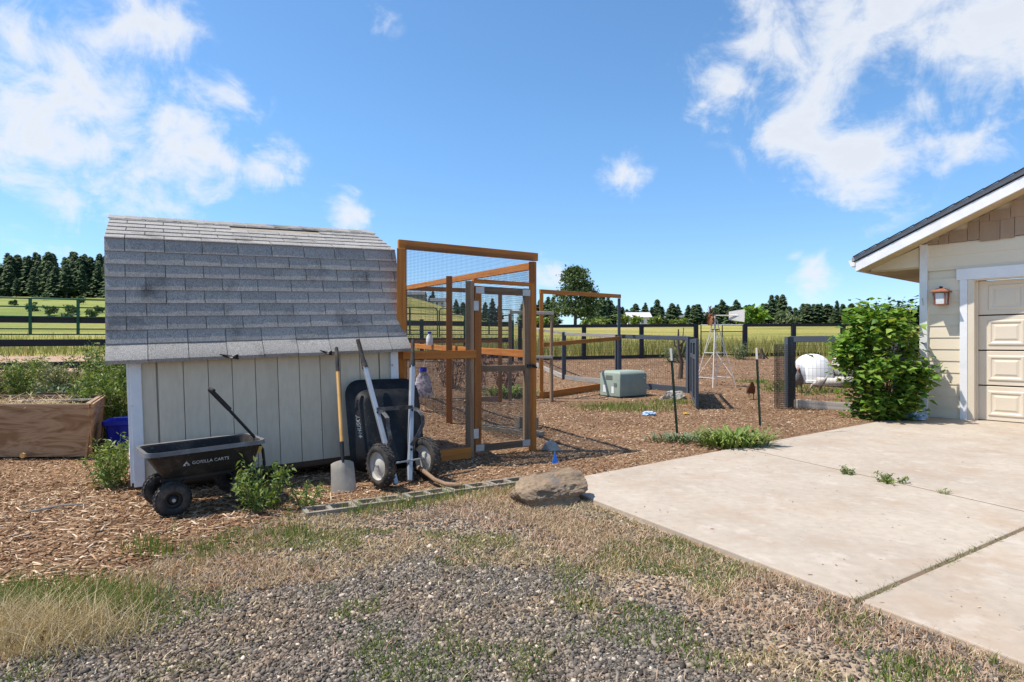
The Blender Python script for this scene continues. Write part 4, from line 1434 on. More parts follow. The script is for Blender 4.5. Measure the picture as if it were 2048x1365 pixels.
# shovel
SB, ST = wl(1.59, .74, 0.0), wl(1.663, .14, 1.31)
sv = thing('shovel', 'square mouth shovel with wooden shaft leaning against the shed eave', 'shovel', tuple(SB))
up_ = (ST - SB).normalized()
MB().tube([SB + up_ * .42, SB + up_ * 1.14], .0165, 12).build('shaft', M['ash'], sv, smooth=60)
MB().tube([SB + up_ * 1.13, SB + up_ * 1.37, SB + up_ * 1.385], [.019, .018, .012], 12).build('grip', M['rubber'], sv, smooth=60)
MB().tube([SB + up_ * .24, SB + up_ * .33, SB + up_ * .44], [.012, .018, .02], 12).build('socket', M['black_steel'], sv, smooth=60)
side = UX
nf = side.cross(up_).normalized()
mb = MB()
cols_, rows_ = 8, 7
vs_ = []
for j in range(rows_ + 1):
    v_ = j / rows_
    for i in range(cols_ + 1):
        u_ = i / cols_ * 2 - 1
        wdt = .112 - .012 * v_
        d_ = .022 * u_ * u_ + (.03 * (v_ - .75) ** 2 * 4 if v_ > .75 else 0) - .02 * math.exp(-(u_ * 5) ** 2) * max(0, v_ - .3)
        zz_ = -.012 + .285 * v_ - (.02 * abs(u_) ** 3 if j == rows_ else 0)
        vs_.append(SB + side * u_ * wdt + up_ * zz_ - nf * d_)
th = nf * .004
n0 = len(vs_)
vs_ += [p + th for p in vs_]
fs_ = []
for j in range(rows_):
    for i in range(cols_):
        a = j * (cols_ + 1) + i
        fs_.append((a, a + 1, a + cols_ + 2, a + cols_ + 1))
        fs_.append((a + n0, a + cols_ + 1 + n0, a + cols_ + 2 + n0, a + 1 + n0))
mb.add(vs_, fs_)
mb.build('blade', M['blade'], sv, smooth=50)

# hatchet handle lying on the blocks
ax_ = thing('pick_handle', 'worn wooden tool handle lying by the concrete blocks', 'tool', (-.7, 5.5, 0))
MB().tube([(-.91, 5.78, .10), (-.86, 5.7, .095), (-.70, 5.45, .055), (-.58, 5.33, .04), (-.50, 5.28, .045), (-.44, 5.27, .05)], [.025, .023, .019, .021, .024, .016], 10).build('handle', M['grey_wood'], ax_, smooth=60)

# ------------------------------------------------------------------ concrete block edging
q = MB()
bl, bw_, bh = .39, .19, .12
outer = [(-bl / 2, -bw_ / 2), (bl / 2, -bw_ / 2), (bl / 2, bw_ / 2), (-bl / 2, bw_ / 2)]
q.box((0, -bw_ / 2 + .016, bh / 2), (bl, .032, bh))
q.box((0, bw_ / 2 - .016, bh / 2), (bl, .032, bh))
for xx in (-bl / 2 + .016, 0, bl / 2 - .016):
    q.box((xx, 0, bh / 2 - .001), (.032, bw_ - .066, bh))
q.box((0, 0, .02), (bl - .066, bw_ - .066, .04))
km = q.mesh('block')
bd = Vector((1.58, .99, 0)).normalized()
random.seed(3)
for k in range(5):
    o = link_mesh('concrete_block', km, M['block'])
    p = Vector((-1.42, 4.68, 0)) + bd * (.41 * k)
    o.location = (p.x + random.uniform(-.01, .01), p.y + random.uniform(-.012, .012), -.097 + random.uniform(-.01, .008))
    o.rotation_euler = (random.uniform(-.03, .03), random.uniform(-.02, .02), math.atan2(bd.y, bd.x) + random.uniform(-.04, .04))
    tag(o, 'hollow concrete block sunk in the row edging the wood chips', 'block', 'edging blocks')
for i, (x_, y_, yw, lab, zz_) in enumerate(((-.32, 8.95, -.55, 'hollow concrete block half sunk in chips inside the run, farthest of the short row', -.06), (-.02, 8.72, -.6, 'hollow concrete block half sunk in chips inside the run, middle of the short row', -.06),
                                        (.24, 8.45, -.6, 'hollow concrete block half sunk in chips inside the run, end of the short row', -.06), (.22, 9.05, .4, 'single concrete block standing proud behind the short row in the run', .0))):
    o = link_mesh('concrete_block', km, M['block'])
    o.location = (x_, y_, zz_)
    o.rotation_euler = (0, 0, yw)
    if i == 3:
        o.scale = (.8, 1, 1.5)
    tag(o, lab, 'block')
for (x_, y_, sx, lab) in ((2.42, 7.08, .45, 'small broken concrete lump beside the leafy plant at the driveway'), (3.6, 9.12, .8, 'flat grey paving scrap lying in the chips near the green post')):
    q = MB().box((0, 0, .03), (sx * .35, .14, .06))
    o = q.build('concrete_scrap', M['block'], None, (x_, y_, 0), bevel=.012)
    o.rotation_euler = (0, .03, random.uniform(-.5, .6))
    tag(o, lab, 'concrete')


# ------------------------------------------------------------------ boulders
def boulder(name, label, corners, mat, sub=4, amp=.03, origin=(0, 0, 0), strat=0.0):
    bm = bmesh.new()
    for p in corners:
        bm.verts.new(p)
    bmesh.ops.convex_hull(bm, input=bm.verts)
    bmesh.ops.triangulate(bm, faces=bm.faces)
    bmesh.ops.subdivide_edges(bm, edges=bm.edges, cuts=sub, use_grid_fill=True)
    bmesh.ops.triangulate(bm, faces=bm.faces)
    bmesh.ops.subdivide_edges(bm, edges=[e for e in bm.edges if e.calc_length() > .05], cuts=1, use_grid_fill=True)
    bmesh.ops.triangulate(bm, faces=bm.faces)
    bmesh.ops.subdivide_edges(bm, edges=[e for e in bm.edges if e.calc_length() > .022], cuts=1, use_grid_fill=True)
    bm.normal_update()
    for v in bm.verts:
        n_ = mnoise.fractal(v.co * 5.5, 1.0, 2.0, 5) * amp + abs(mnoise.fractal(v.co * 13, .9, 2.0, 4)) * -amp * .8 + (mnoise.noise(Vector((v.co.x * 2 + v.co.z * 3, v.co.y * 3, v.co.z * 16))) * strat)
        v.co += v.normal * n_
    me = bpy.data.meshes.new(name)
    bm.to_mesh(me)
    bm.free()
    me.polygons.foreach_set('use_smooth', [True] * len(me.polygons))
    me.set_sharp_from_angle(angle=R(11))
    o = link_mesh(name, me, mat, None, origin)
    return tag(o, label, 'rock')


boulder('boulder', 'large angular brown boulder lying at the corner of the driveway',
        [(-.30, .06, -.03), (-.27, -.05, .17), (-.20, .12, .235), (-.16, -.20, .02), (-.05, -.22, -.04), (-.09, -.17, .16), (0.0, .0, .20), (.02, .16, .27), (.16, .2, .30), (.27, .22, .26), (.33, .12, .19), (.30, .03, .14), (.26, .02, .02), (.1, -.12, -.03), (.1, -.10, .13), (.25, .25, .0), (-.25, .2, -.03)],
        M['rock'], 4, .022, (.30, 4.90, -.0), .03)
bpy.data.objects['boulder'].scale = (1.04, 1, .84)
boulder('stone', 'grey rounded stone at the foot of the orange gate post', [(-.13, 0, 0), (.14, .02, 0), (0, .1, 0), (0, -.09, 0), (-.07, -.04, .1), (.07, 0, .1), (0, .06, .12), (.0, -.06, .04)], M['grey_rock'], 3, .012, (.47, 7.30, -.01))
boulder('stone', 'buff flat boulder beside the black fence rail', [(-.35, 0, 0), (.35, .02, 0), (0, .25, 0), (0, -.2, 0), (-.2, -.1, .18), (.2, 0, .2), (0, .12, .22), (.25, -.1, .1)], M['grey_rock'], 3, .03, (3.75, 13.9, -.02))


# ------------------------------------------------------------------ plywood planter, tote and weeds on the left
pl = thing('plywood_planter', 'weathered plywood planter box filled with dry straw', 'planter', (-5.6, 7.2, 0))
PD = Vector((-.48, .877, 0))
pf, pr_ = Vector((-6.55, 6.66, 0)), Vector((-4.73, 6.72, 0))
for (a, b_, nm) in ((pf, pr_, 'front_panel'), (pr_, pr_ + PD * 1.3, 'side_panel'), (pf + PD * 1.3, pr_ + PD * 1.3, 'back_panel'), (pf, pf + PD * 1.3, 'side_panel')):
    d = (b_ - a).normalized()
    nv = Vector((d.y, -d.x, 0))
    o1 = nv * .03 if nm != 'back_panel' else -nv * .03
    q = MB()
    q.prism([a + Vector((0, 0, .02)) - o1, b_ + Vector((0, 0, .02)) - o1, b_ + Vector((0, 0, .61)) + o1, a + Vector((0, 0, .61)) + o1], -nv * .02)
    q.build(nm, M['plywood'], pl)
    MB().beam(a + Vector((0, 0, .60)) - nv * .03, b_ + Vector((0, 0, .60)) - nv * .03, .045, .03).build('top_rail', M['grey_wood'], pl)
MB().beam(pr_ + PD * .9 + Vector((-.1, 0, .59)), pf + PD * 1.05 + Vector((.7, 0, .56)), .08, .02).build('cross_slat', M['old_wood'], pl)
for (u, z_) in ((.62, .05),):
    MB().tube([pf.lerp(pr_, u) + Vector((0, -.035, z_)), pf.lerp(pr_, u) + Vector((0, -.06, z_))], .03, 8).build('knob', M['ash'], pl)
mb = MB()
ct = (pf + pr_) / 2 + PD * .65
mb.prism([pf + Vector((.04, .05, .42)), pr_ + Vector((-.06, .04, .42)), pr_ + PD * 1.25 + Vector((-.05, 0, .44)), pf + PD * 1.25 + Vector((.06, 0, .44))], (0, 0, .05))
mb.build('soil', M['dark_wood'], pl)
n = 1500
P = np.stack([rng.normal(ct.x - .05, .38, n), rng.normal(ct.y, .26, n), .5 + np.abs(rng.normal(0, .06, n))], 1)
T4 = np.array([(-.5, -.5, 0), (.5, -.5, .0), (.5, .5, 0.0), (-.5, .5, 0)])
V, Fx = inst(T4, [[(0, 1, 2, 3)]], P, rotmats(n, .5), np.stack([rng.uniform(.08, .26, n), np.full(n, .004), np.ones(n)], 1))
tag(npmesh('straw', V, Fx, M['straw'], pl), kind='stuff')
pb_ = thing('raised_bed', 'low dark timber raised bed behind the plywood planter', 'planter', (-5.6, 8.6, 0))
for a, b_ in (((-6.6, 8.35, .3), (-5.35, 8.5, .3)), ((-5.35, 8.5, .3), (-5.65, 9.3, .3))):
    MB().beam(a, b_, .05, .6).build('board', M['dark_wood'], pb_)
MB().tube([(-5.42, 9.0, .0), (-5.42, 9.0, .78)], [.16, .21], 16).build('pot', M['black_plastic'], thing('black_pot', 'tall black plastic pot behind the shed corner', 'pot', (-5.42, 9.0, 0)), smooth=50)
tt = thing('blue_tote', 'bright blue plastic tote between planter and shed', 'tote', (-4.75, 7.35, 0))
mb = MB()


def bx2(cx_, cy_, l_, w_, z_, yaw):
    c0, s0 = math.cos(yaw), math.sin(yaw)
    return [(cx_ + a * c0 - b_ * s0, cy_ + a * s0 + b_ * c0, z_) for a, b_, _ in rr(l_ / 2, w_ / 2, .04, 0)]


loft(mb, [bx2(-4.68, 7.45, .5, .36, .02, .4), bx2(-4.68, 7.45, .56, .42, .30, .4), bx2(-4.68, 7.45, .62, .48, .31, .4), bx2(-4.68, 7.45, .62, .48, .36, .4), bx2(-4.68, 7.45, .56, .42, .355, .4), bx2(-4.68, 7.45, .48, .34, .06, .4)], True, True)
mb.build('tub', M['blue_plastic'], tt, smooth=40)
for k in (-1, 0, 1):
    MB().beam((-4.68 + k * .13 + .07, 7.26 + k * .055, .05), (-4.68 + k * .13 + .08, 7.235 + k * .055, .30), .03, .012).build('rib', M['blue_plastic'], tt)
o = MB().box((0, 0, .24), (.26, .16, .48)).build('clay_brick_stack', M['orange'], None, (-5.0, 7.95, 0), bevel=.01)
tag(o, 'orange clay block standing behind the blue tote', 'block')

random.seed(31)
weed('leafy_weed', 'bright green leafy weed growing beside the shed corner', (-3.62, 5.42, 0), .46, 18, .24, .042, M['leaf_weed'], None, per=70, clump=.035)
weed('leafy_weed', 'pale green weed sprawling beside the garden cart wheel', (-1.95, 4.72, 0), .40, 15, .27, .05, M['leaf_weed'], None, per=50, clump=.035)
weed('leafy_weed', 'small low weed at the edge of the block row', (-1.66, 4.80, 0), .2, 8, .16, .04, M['leaf_weed'], None, per=26, clump=.03)
for i, (x_, y_, h_, mt_, lab) in enumerate(((-5.25, 8.6, 1.42, 'leaf_weed', 'dense dark green weed against the shed corner, tallest of the thicket'), (-5.75, 8.9, 1.22, 'leaf_weed', 'tall green weed standing second from the shed in the thicket'), (-6.3, 9.3, 1.3, 'leaf_weed', 'narrow tall weed spike rising in the middle of the thicket'),
                                            (-6.95, 9.3, 1.0, 'leaf_pale', 'pale seeding weed above the middle of the planter'), (-7.6, 9.6, 1.1, 'leaf_weed', 'thin dark weed at the far end of the thicket'), (-8.2, 9.8, 1.05, 'leaf_pale', 'dry pale weed at the end of the thicket by the black fence'),
                                            (-6.6, 8.9, .75, 'leaf_grey', 'grey green feathery weed behind the straw planter'), (-5.5, 8.0, .95, 'leaf_weed', 'dense green weed between planter and shed'))):
    weed('thicket_weed', lab, (x_, y_, float(gz(x_, y_))), h_, 34, .44, .06, M[mt_], 'weeds in the thicket', per=130, clump=.06, sr=.006)

# ------------------------------------------------------------------ wire helpers
def wire_grid(mb, p0, p1, z0a, z1a, z0b, z1b, sp, th, spz=None):
    """upright rectangle of welded wire from p0 to p1 (xy), heights at both ends"""
    spz = spz or sp
    p0, p1 = Vector((p0[0], p0[1], 0)), Vector((p1[0], p1[1], 0))
    L = (p1 - p0).length
    nv = max(2, int(L / sp))
    for i in range(nv + 1):
        u = i / nv
        p = p0.lerp(p1, u)
        mb.beam((p.x, p.y, z0a + (z0b - z0a) * u), (p.x, p.y, z1a + (z1b - z1a) * u), th, th)
    nh = max(2, int(max(z1a - z0a, z1b - z0b) / spz))
    for j in range(nh + 1):
        v = j / nh
        mb.beam((p0.x, p0.y, z0a + (z1a - z0a) * v), (p1.x, p1.y, z0b + (z1b - z0b) * v), th, th)
    return mb


# ------------------------------------------------------------------ timber and wire run beside the shed
FL, FR = Vector((-1.17, 6.37, 0)), Vector((.25, 7.29, 0))
fd = (FR - FL).normalized()
fn = Vector((fd.y, -fd.x, 0))           # towards the yard


def fp(t_, z_, out_=0.0):
    return FL + fd * t_ + fn * out_ + Vector((0, 0, z_))


run = thing('wire_run', 'orange stained timber run covered in wire mesh beside the shed', 'enclosure', (0, 7.2, 0))
ML, BLc, BR = Vector((-1.0, 9.55, 0)), Vector((-2.2, 12.3, 0)), Vector((-.26, 13.1, 0))


def post(p, z1_, wd=.09, mat='cedar', name='post', parent=run, z0_=-.05):
    return MB().beam((p.x, p.y, z0_), (p.x, p.y, z1_), wd, wd).build(name, M[mat], parent, bevel=.004)


def rail(a, b_, wd, ht, mat='cedar', name='rail', parent=run, ext=0.0):
    return MB().beam(a, b_, wd, ht, (0, 0, 1), ext).build(name, M[mat], parent, bevel=.004)


post(FL, 2.30)
post(FR, 2.28)
post(fp(.825, 0), 2.0, .095, 'grey_wood')
post(ML, 2.36)
post(BLc, 2.45)
post(BR, 2.42)
post(BR + Vector((.22, .35, 0)), 1.95, .08, 'grey_wood')
rail(fp(0, 2.345), fp(1.72, 2.345), .045, .095, ext=.04)
rail(FR + Vector((0, 0, 2.235)) - fn * .05, BLc + Vector((0, 0, 2.42)), .045, .09)
rail(BLc + Vector((0, 0, 2.42)), BR + Vector((0, 0, 2.42)), .045, .09)
rail(BLc + Vector((0, 0, 1.32)), BR + Vector((0, 0, 1.34)), .045, .06)
rail(BLc + Vector((0, 0, .07)), BR + Vector((0, 0, .07)), .045, .14, 'grey_wood')
rail(fp(-.02, 1.17, .055), fp(.87, 1.17, .055), .04, .09)
rail(FR + Vector((0, 0, 1.16)) - fn * .06, BLc + Vector((0, 0, 1.25)), .045, .09)
rail(fp(.15, .06, .03), fp(.85, .06, .03), .04, .13)
rail(fp(.86, 2.005), fp(1.66, 2.005), .05, .045)
q = MB()
wire_grid(q, fp(.03, 0, .05), fp(.8, 0, .05), .12, 2.33, .12, 2.33, .0155, .0019)
wire_grid(q, fp(.8, 0, .05), fp(1.68, 0, .05), 2.02, 2.33, 2.02, 2.33, .0155, .0019)
tag(q.build('front_mesh', M['wire'], run), kind='stuff')
q = MB()
wire_grid(q, FR, BLc, .05, 2.25, .05, 2.42, .03, .0024)
tag(q.build('side_mesh', M['wire'], run), kind='stuff')
dr = thing('gate', None, None)
dr.parent = run
dr.location = -run.location
drl = dr
ob = []


def drail(a, b_, wd, ht, mat='grey_wood', name='door_rail'):
    o_ = MB().beam(a, b_, wd, ht, (0, 0, 1)).build(name, M[mat], None, bevel=.004)
    o_.parent = dr
    return o_


o_ = MB().beam(fp(.915, .05, .012), fp(.915, 1.95, .012), .045, .085, tuple(fd)).build('stile', M['cedar'], None, bevel=.004)
o_.parent = dr
o_ = MB().beam(fp(1.595, .05, .012), fp(1.595, 1.95, .012), .045, .085, tuple(fd)).build('stile', M['grey_wood'], None, bevel=.004)
o_.parent = dr
drail(fp(.96, 1.905, .012), fp(1.55, 1.905, .012), .045, .085)
drail(fp(.96, 1.0, .012), fp(1.55, 1.0, .012), .045, .07)
drail(fp(.96, .095, .012), fp(1.55, .095, .012), .045, .085)
q = MB()
wire_grid(q, fp(.88, 0, .04), fp(1.63, 0, .04), .06, 1.94, .06, 1.94, .0155, .0019)
o_ = q.build('gate_mesh', M['wire'], None)
o_.parent = dr
tag(o_, kind='stuff')
for (t_, z_) in ((.935, 1.9), (1.575, 1.9), (.935, .1), (1.575, .1)):
    o_ = MB().box(fp(t_, z_, .039), (.11, .004, .075), Matrix.Rotation(math.atan2(fd.y, fd.x), 3, 'Z')).build('mending_plate', M['galv'], None)
    o_.parent = dr
for z_ in (1.72, .27):
    o_ = MB().box(fp(.87, z_, .052), (.075, .008, .11), Matrix.Rotation(math.atan2(fd.y, fd.x), 3, 'Z')).build('hinge', M['galv'], None)
    o_.parent = dr
mb = MB().box(fp(1.63, 1.02, .06), (.1, .02, .04), Matrix.Rotation(math.atan2(fd.y, fd.x), 3, 'Z'))
mb.tube([fp(1.60, 1.03, .07), fp(1.66, 1.03, .085), fp(1.70, 1.0, .07)], .012, 6)
o_ = mb.build('latch', M['black_steel'], None)
o_.parent = dr

# feed bag hung in the run and a jug on the rail
bg_ = thing('feed_bag', 'printed plastic bag hanging on a cord inside the wire run', 'bag', (-1.56, 10.55, .34))
q = MB()
loops = []
for z_, wx, wy in ((.34, .15, .06), (.40, .17, .075), (.55, .15, .06), (.68, .12, .035), (.78, .06, .02), (.82, .05, .02)):
    loops.append([(-1.56 + math.cos(a) * wx, 10.55 + math.sin(a) * wy, z_) for a in [2 * math.pi * i / 14 for i in range(14)]])
loft(q, loops, True, True)
q.build('bag', M['bag'], bg_, smooth=60)
MB().tube([(-1.56, 10.55, .79), (-1.56, 10.55, .87)], .06, 10).build('cap', M['blue_plastic'], bg_)
MB().tube([(-1.56, 10.55, .86), (-1.52, 10.6, 1.05), (-1.5, 10.64, 1.22)], .004, 4).build('cord', M['galv'], bg_)
jg = thing('jug', 'small clear jug with blue cap resting on the run rail', 'jug', (-1.46, 10.62, 1.27))
q = MB().lathe([(0, 0), (.055, 0), (.06, .03), (.06, .13), (.03, .18), (.028, .2), (0, .2)], 16, Matrix.Translation((-1.46, 10.62, 1.262)))
q.build('bottle', M['white_plastic'], jg, smooth=50)
MB().lathe([(0, .2), (.034, .2), (.034, .235), (0, .235)], 14, Matrix.Translation((-1.46, 10.62, 1.262))).build('cap', M['blue_plastic'], jg)

# second orange frame by the utility box
f2 = thing('timber_frame', 'open orange timber frame beside the green utility box', 'frame', (.69, 14.05, 0))
A2, B2 = Vector((.69, 14.05, 0)), Vector((2.9, 16.25, 0))
post(A2, 2.46, .09, 'cedar', 'post', f2)
MB().beam((B2.x, B2.y, 0), (B2.x, B2.y, 2.5), .07, .07).build('post', M['slate_paint'], f2, bevel=.004)
rail(A2 + Vector((0, 0, 2.50)), B2 + Vector((0, 0, 2.56)), .05, .1, 'cedar', 'rail', f2, .06)
rail(A2 + Vector((.03, -.05, 1.25)), B2 + Vector((0, -.05, 1.42)), .045, .1, 'cedar', 'rail', f2)
rail(A2 + Vector((.03, -.03, .07)), B2 + Vector((0, -.03, .2)), .05, .15, 'cedar', 'rail', f2)

# weathered stick frame
sf = thing('weathered_trellis', 'weathered grey post with cross sticks standing beside the orange frame', 'trellis', (.88, 13.3, 0))
MB().tube([(.88, 13.3, -.02), (.87, 13.3, 1.0), (.885, 13.3, 1.98)], [.042, .038, .034], 8).build('post', M['grey_wood'], sf, smooth=60)
MB().beam((.93, 13.27, 1.95), (-.05, 13.45, 1.99), .05, .07).build('cross_stick', M['old_wood'], sf, bevel=.008)
MB().beam((.90, 13.27, .98), (.36, 13.36, .98), .05, .06).build('cross_stick', M['old_wood'], sf, bevel=.008)
MB().tube([(.3, 13.4, -.02), (.32, 13.4, 1.98)], [.035, .03], 8).build('post', M['grey_wood'], sf, smooth=60)


# ------------------------------------------------------------------ fences
def gzf(p):
    return float(gz(p[0], p[1]))


# black board fence with green panels behind the shed
bf = thing('board_fence', 'black three board fence running behind the shed and weeds', 'fence', (-8, 19.4, .6))
E0, E1 = Vector((-17.5, 13.7, 0)), Vector((.3, 24.25, 0))
fdir = (E1 - E0).normalized()
fnn = Vector((fdir.y, -fdir.x, 0))


def fz(p):
    return .5 + .12 * max(0, min(1, (p.x + 13.6) / 13.9))


Lf = (E1 - E0).length
posn = [E0 + fdir * t_ for t_ in (.6, 4.3, 8.7, 10.6, 12.5, 14.5, 16.5, 18.3, 20.4)]
for p in posn:
    zt = fz(p) + 1.58
    MB().beam((p.x - fnn.x * .07, p.y - fnn.y * .07, gzf(p) - .2), (p.x - fnn.x * .07, p.y - fnn.y * .07, zt), .13, .13).build('post', M['black_paint'], bf)
for h_ in (1.43, .79, .17):
    for a, b_ in zip(posn[:-1], posn[1:]):
        MB().beam((a.x, a.y, fz(a) + h_), (b_.x, b_.y, fz(b_) + h_), .035, .19).build('board', M['black_paint'], bf)
gpn = None
for k in range(6):
    a, b_ = E0 + fdir * (.8 + 3.27 * k) + fnn * .06, E0 + fdir * (.8 + 3.27 * k + 3.2) + fnn * .06
    t = thing('livestock_barrier', 'green tubular steel livestock panel fixed along the black board fence', 'barrier', (a.x, a.y, fz(a) + 1.0), 'green livestock panels')
    zt, zb = 2.0, 1.02
    q = MB()
    za, zbb = fz(a), fz(b_)
    q.tube([a + Vector((0, 0, za + zb - .12)), a + Vector((0, 0, za + zt - .12)), a + fdir * .04 + Vector((0, 0, za + zt - .03)), a + fdir * .13 + Vector((0, 0, za + zt)), b_ - fdir * .13 + Vector((0, 0, zbb + zt)), b_ - fdir * .04 + Vector((0, 0, zbb + zt - .03)), b_ + Vector((0, 0, zbb + zt - .12)), b_ + Vector((0, 0, zbb + zb - .12))], .024, 8)
    q.build('outer_pipe', M['green_paint'], t, smooth=60)
    for zz_ in (1.77, 1.5, 1.17, zb):
        MB().tube([a + Vector((0, 0, za + zz_)), b_ + Vector((0, 0, zbb + zz_))], .02, 6).build('rail', M['green_paint'], t, smooth=60)
    for u in (.33, .66):
        p = a.lerp(b_, u)
        MB().beam((p.x, p.y, fz(p) + zb), (p.x, p.y, fz(p) + zt), .06, .05).build('upright', M['green_paint'], t)


def wire_fence(name, label, P, hts, mat, rail_h=.11, top=True, bottom=True, sp=.05, th=.003, pw=.12, botm=None, bot_h=.14, topm=None):
    t = thing(name, label, 'fence', (P[0][0], P[0][1], gzf(P[0])))
    for p, h_ in zip(P, hts):
        MB().beam((p[0], p[1], gzf(p) - .1), (p[0], p[1], gzf(p) + h_), pw, pw).build('post', M[mat], t, bevel=.004)
    w_ = MB()
    for (a, ha), (b_, hb) in zip(zip(P[:-1], hts[:-1]), zip(P[1:], hts[1:])):
        za, zb = gzf(a), gzf(b_)
        if top:
            MB().beam((a[0], a[1], za + ha - rail_h / 2 + .012), (b_[0], b_[1], zb + hb - rail_h / 2 + .012), .05, rail_h).build('top_rail', M[topm or mat], t, bevel=.004)
        if bottom:
            MB().beam((a[0], a[1], za + bot_h / 2), (b_[0], b_[1], zb + bot_h / 2), .05, bot_h).build('bottom_board', M[botm or mat], t, bevel=.004)
        wire_grid(w_, a, b_, za + .05, za + ha - .03, zb + .05, zb + hb - .03, sp, th, sp * 2)
    tag(w_.build('wire', M['dark_wire'], t), kind='stuff')
    return t


def far_pt(px, D):
    return ((px - 1024) / 1200 * D, D)


FP = [far_pt(1040, 24.6), far_pt(1168, 25.2), far_pt(1283, 25.8), far_pt(1392, 26.3)]
FP2 = [far_pt(1490, 26.8), far_pt(1587, 27.3), far_pt(1686, 27.8), far_pt(1790, 28.3), far_pt(1900, 28.8)]
wire_fence('pasture_fence', 'black timber and wire fence running from the big pine to the pipe gate', FP, [1.45] * 4, 'black_paint', .13, pw=.17)
wire_fence('pasture_fence', 'black timber and wire fence running from the pipe gate behind the garage', FP2, [1.45] * 5, 'black_paint', .13, pw=.17)
pg = thing('pipe_gate', 'thin black pipe gate filled with wire in the pasture fence', 'gate', (FP[-1][0], FP[-1][1], gzf(FP[-1])))
ga, gb_ = Vector((FP[-1][0] + .22, FP[-1][1], gzf(FP[-1]))), Vector((FP2[0][0] - .08, FP2[0][1], gzf(FP2[0])))
for zz_ in (.10, 1.12, 1.42):
    MB().tube([ga + Vector((0, 0, zz_)), gb_ + Vector((0, 0, zz_))], .02, 6).build('rail', M['white_metal' if zz_ > 1.3 else 'black_steel'], pg)
for u in (0, .5, 1):
    p = ga.lerp(gb_, u)
    MB().tube([p + Vector((0, 0, .02)), p + Vector((0, 0, 1.42))], .024, 6).build('upright', M['black_steel'], pg)
w_ = wire_grid(MB(), ga, gb_, ga.z + .1, ga.z + 1.12, gb_.z + .1, gb_.z + 1.12, .05, .004, .1)
tag(w_.build('wire', M['dark_wire'], pg), kind='stuff')

wire_fence('weathered_fence', 'weathered grey rail and wire fence slanting back from the black frame', [(.55, 24.3), (1.0, 21.3), (1.56, 18.0)], [1.45, 1.4, 1.42], 'slate_paint', .08, topm='old_wood', botm='old_wood', sp=.1, pw=.1)
wire_fence('pen_fence', 'weathered topped pen fence between the grey corner post and the orange frame', [(1.56, 18.0), (2.9, 16.4)], [1.40, 1.40], 'slate_paint', .09, topm='old_wood', botm='old_wood', sp=.08, th=.003, pw=.12)
wire_fence('pen_fence', 'slate painted pen fence panel behind the utility box', [(2.9, 16.4), (4.45, 15.0)], [1.40, 1.40], 'slate_paint', .11, sp=.06, pw=.16)
wire_fence('pen_fence', 'slate painted pen fence between the wire roll and the garage corner', [(5.60, 12.1), (7.0, 10.85)], [1.42, 1.42], 'slate_paint', .12, sp=.07, th=.003, pw=.15, botm='old_wood', bot_h=.16)

# open gate of the pen
gt = thing('pen_gate', 'open slate framed pen gate with dark mesh lower half', 'gate', (4.4, 14.85, 0))
h0, h1 = Vector((4.42, 14.8, 0)), Vector((3.62, 11.75, 0))
for zz_, hh in ((1.34, .09), (1.0, .09), (.07, .07)):
    MB().beam(h0 + Vector((0, 0, zz_)), h1 + Vector((0, 0, zz_)), .04, hh).build('gate_rail', M['slate_paint'], gt, bevel=.004)
for p in (h0, h0.lerp(h1, .5), h1):
    MB().beam(p + Vector((0, 0, .03)), p + Vector((0, 0, 1.38)), .06, .06).build('gate_stile', M['slate_paint'], gt, bevel=.004)
w_ = wire_grid(MB(), h0, h1, .07, 1.0, .07, 1.0, .03, .011, .03)
wire_grid(w_, h0, h1, 1.0, 1.34, 1.0, 1.34, .1, .004)
tag(w_.build('wire', M['dark_wire'], gt), kind='stuff')

# roll of wire
wr_ = thing('wire_roll', 'standing roll of dark wire mesh against the pen post', 'wire roll', (5.36, 11.78, 0))
for r_ in (.19, .15):
    q = MB()
    for k in range(44):
        a = 2 * math.pi * k / 44
        q.beam((5.36 + math.cos(a) * r_, 11.78 + math.sin(a) * r_, .02), (5.36 + math.cos(a) * r_, 11.78 + math.sin(a) * r_, 1.27), .0026, .0026)
    for j in range(34):
        z_ = .03 + 1.23 * j / 33
        pts = [(5.36 + math.cos(2 * math.pi * k / 20) * r_, 11.78 + math.sin(2 * math.pi * k / 20) * r_, z_) for k in range(21)]
        q.tube(pts, .002, 3, False)
    tag(q.build('mesh_layer', M['dark_wire'], wr_), kind='stuff')

# T posts
for (x_, y_, lean, lab) in ((2.39, 8.67, -.095, 'leaning green steel post with white tip in front of the utility box'), (3.89, 9.4, -.06, 'green steel post with white tip near the wire roll')):
    t = thing('steel_post', lab, 'post', (x_, y_, 0))
    b0_, tp = Vector((x_, y_, -.05)), Vector((x_ + lean, y_, 1.22))
    mid = b0_.lerp(tp, .86)
    q = MB().beam(b0_, mid, .034, .008)
    q.beam(b0_ + Vector((0, -.014, 0)), mid + Vector((0, -.014, 0)), .008, .03)
    for k in range(14):
        q.box(b0_.lerp(mid, .1 + k * .065) + Vector((0, -.03, 0)), (.016, .014, .012))
    q.build('shaft', M['post_green'], t)
    q = MB().beam(mid, tp, .035, .009)
    q.beam(mid + Vector((0, -.014, 0)), tp + Vector((0, -.014, 0)), .009, .03)
    q.build('tip', M['white_metal'], t)

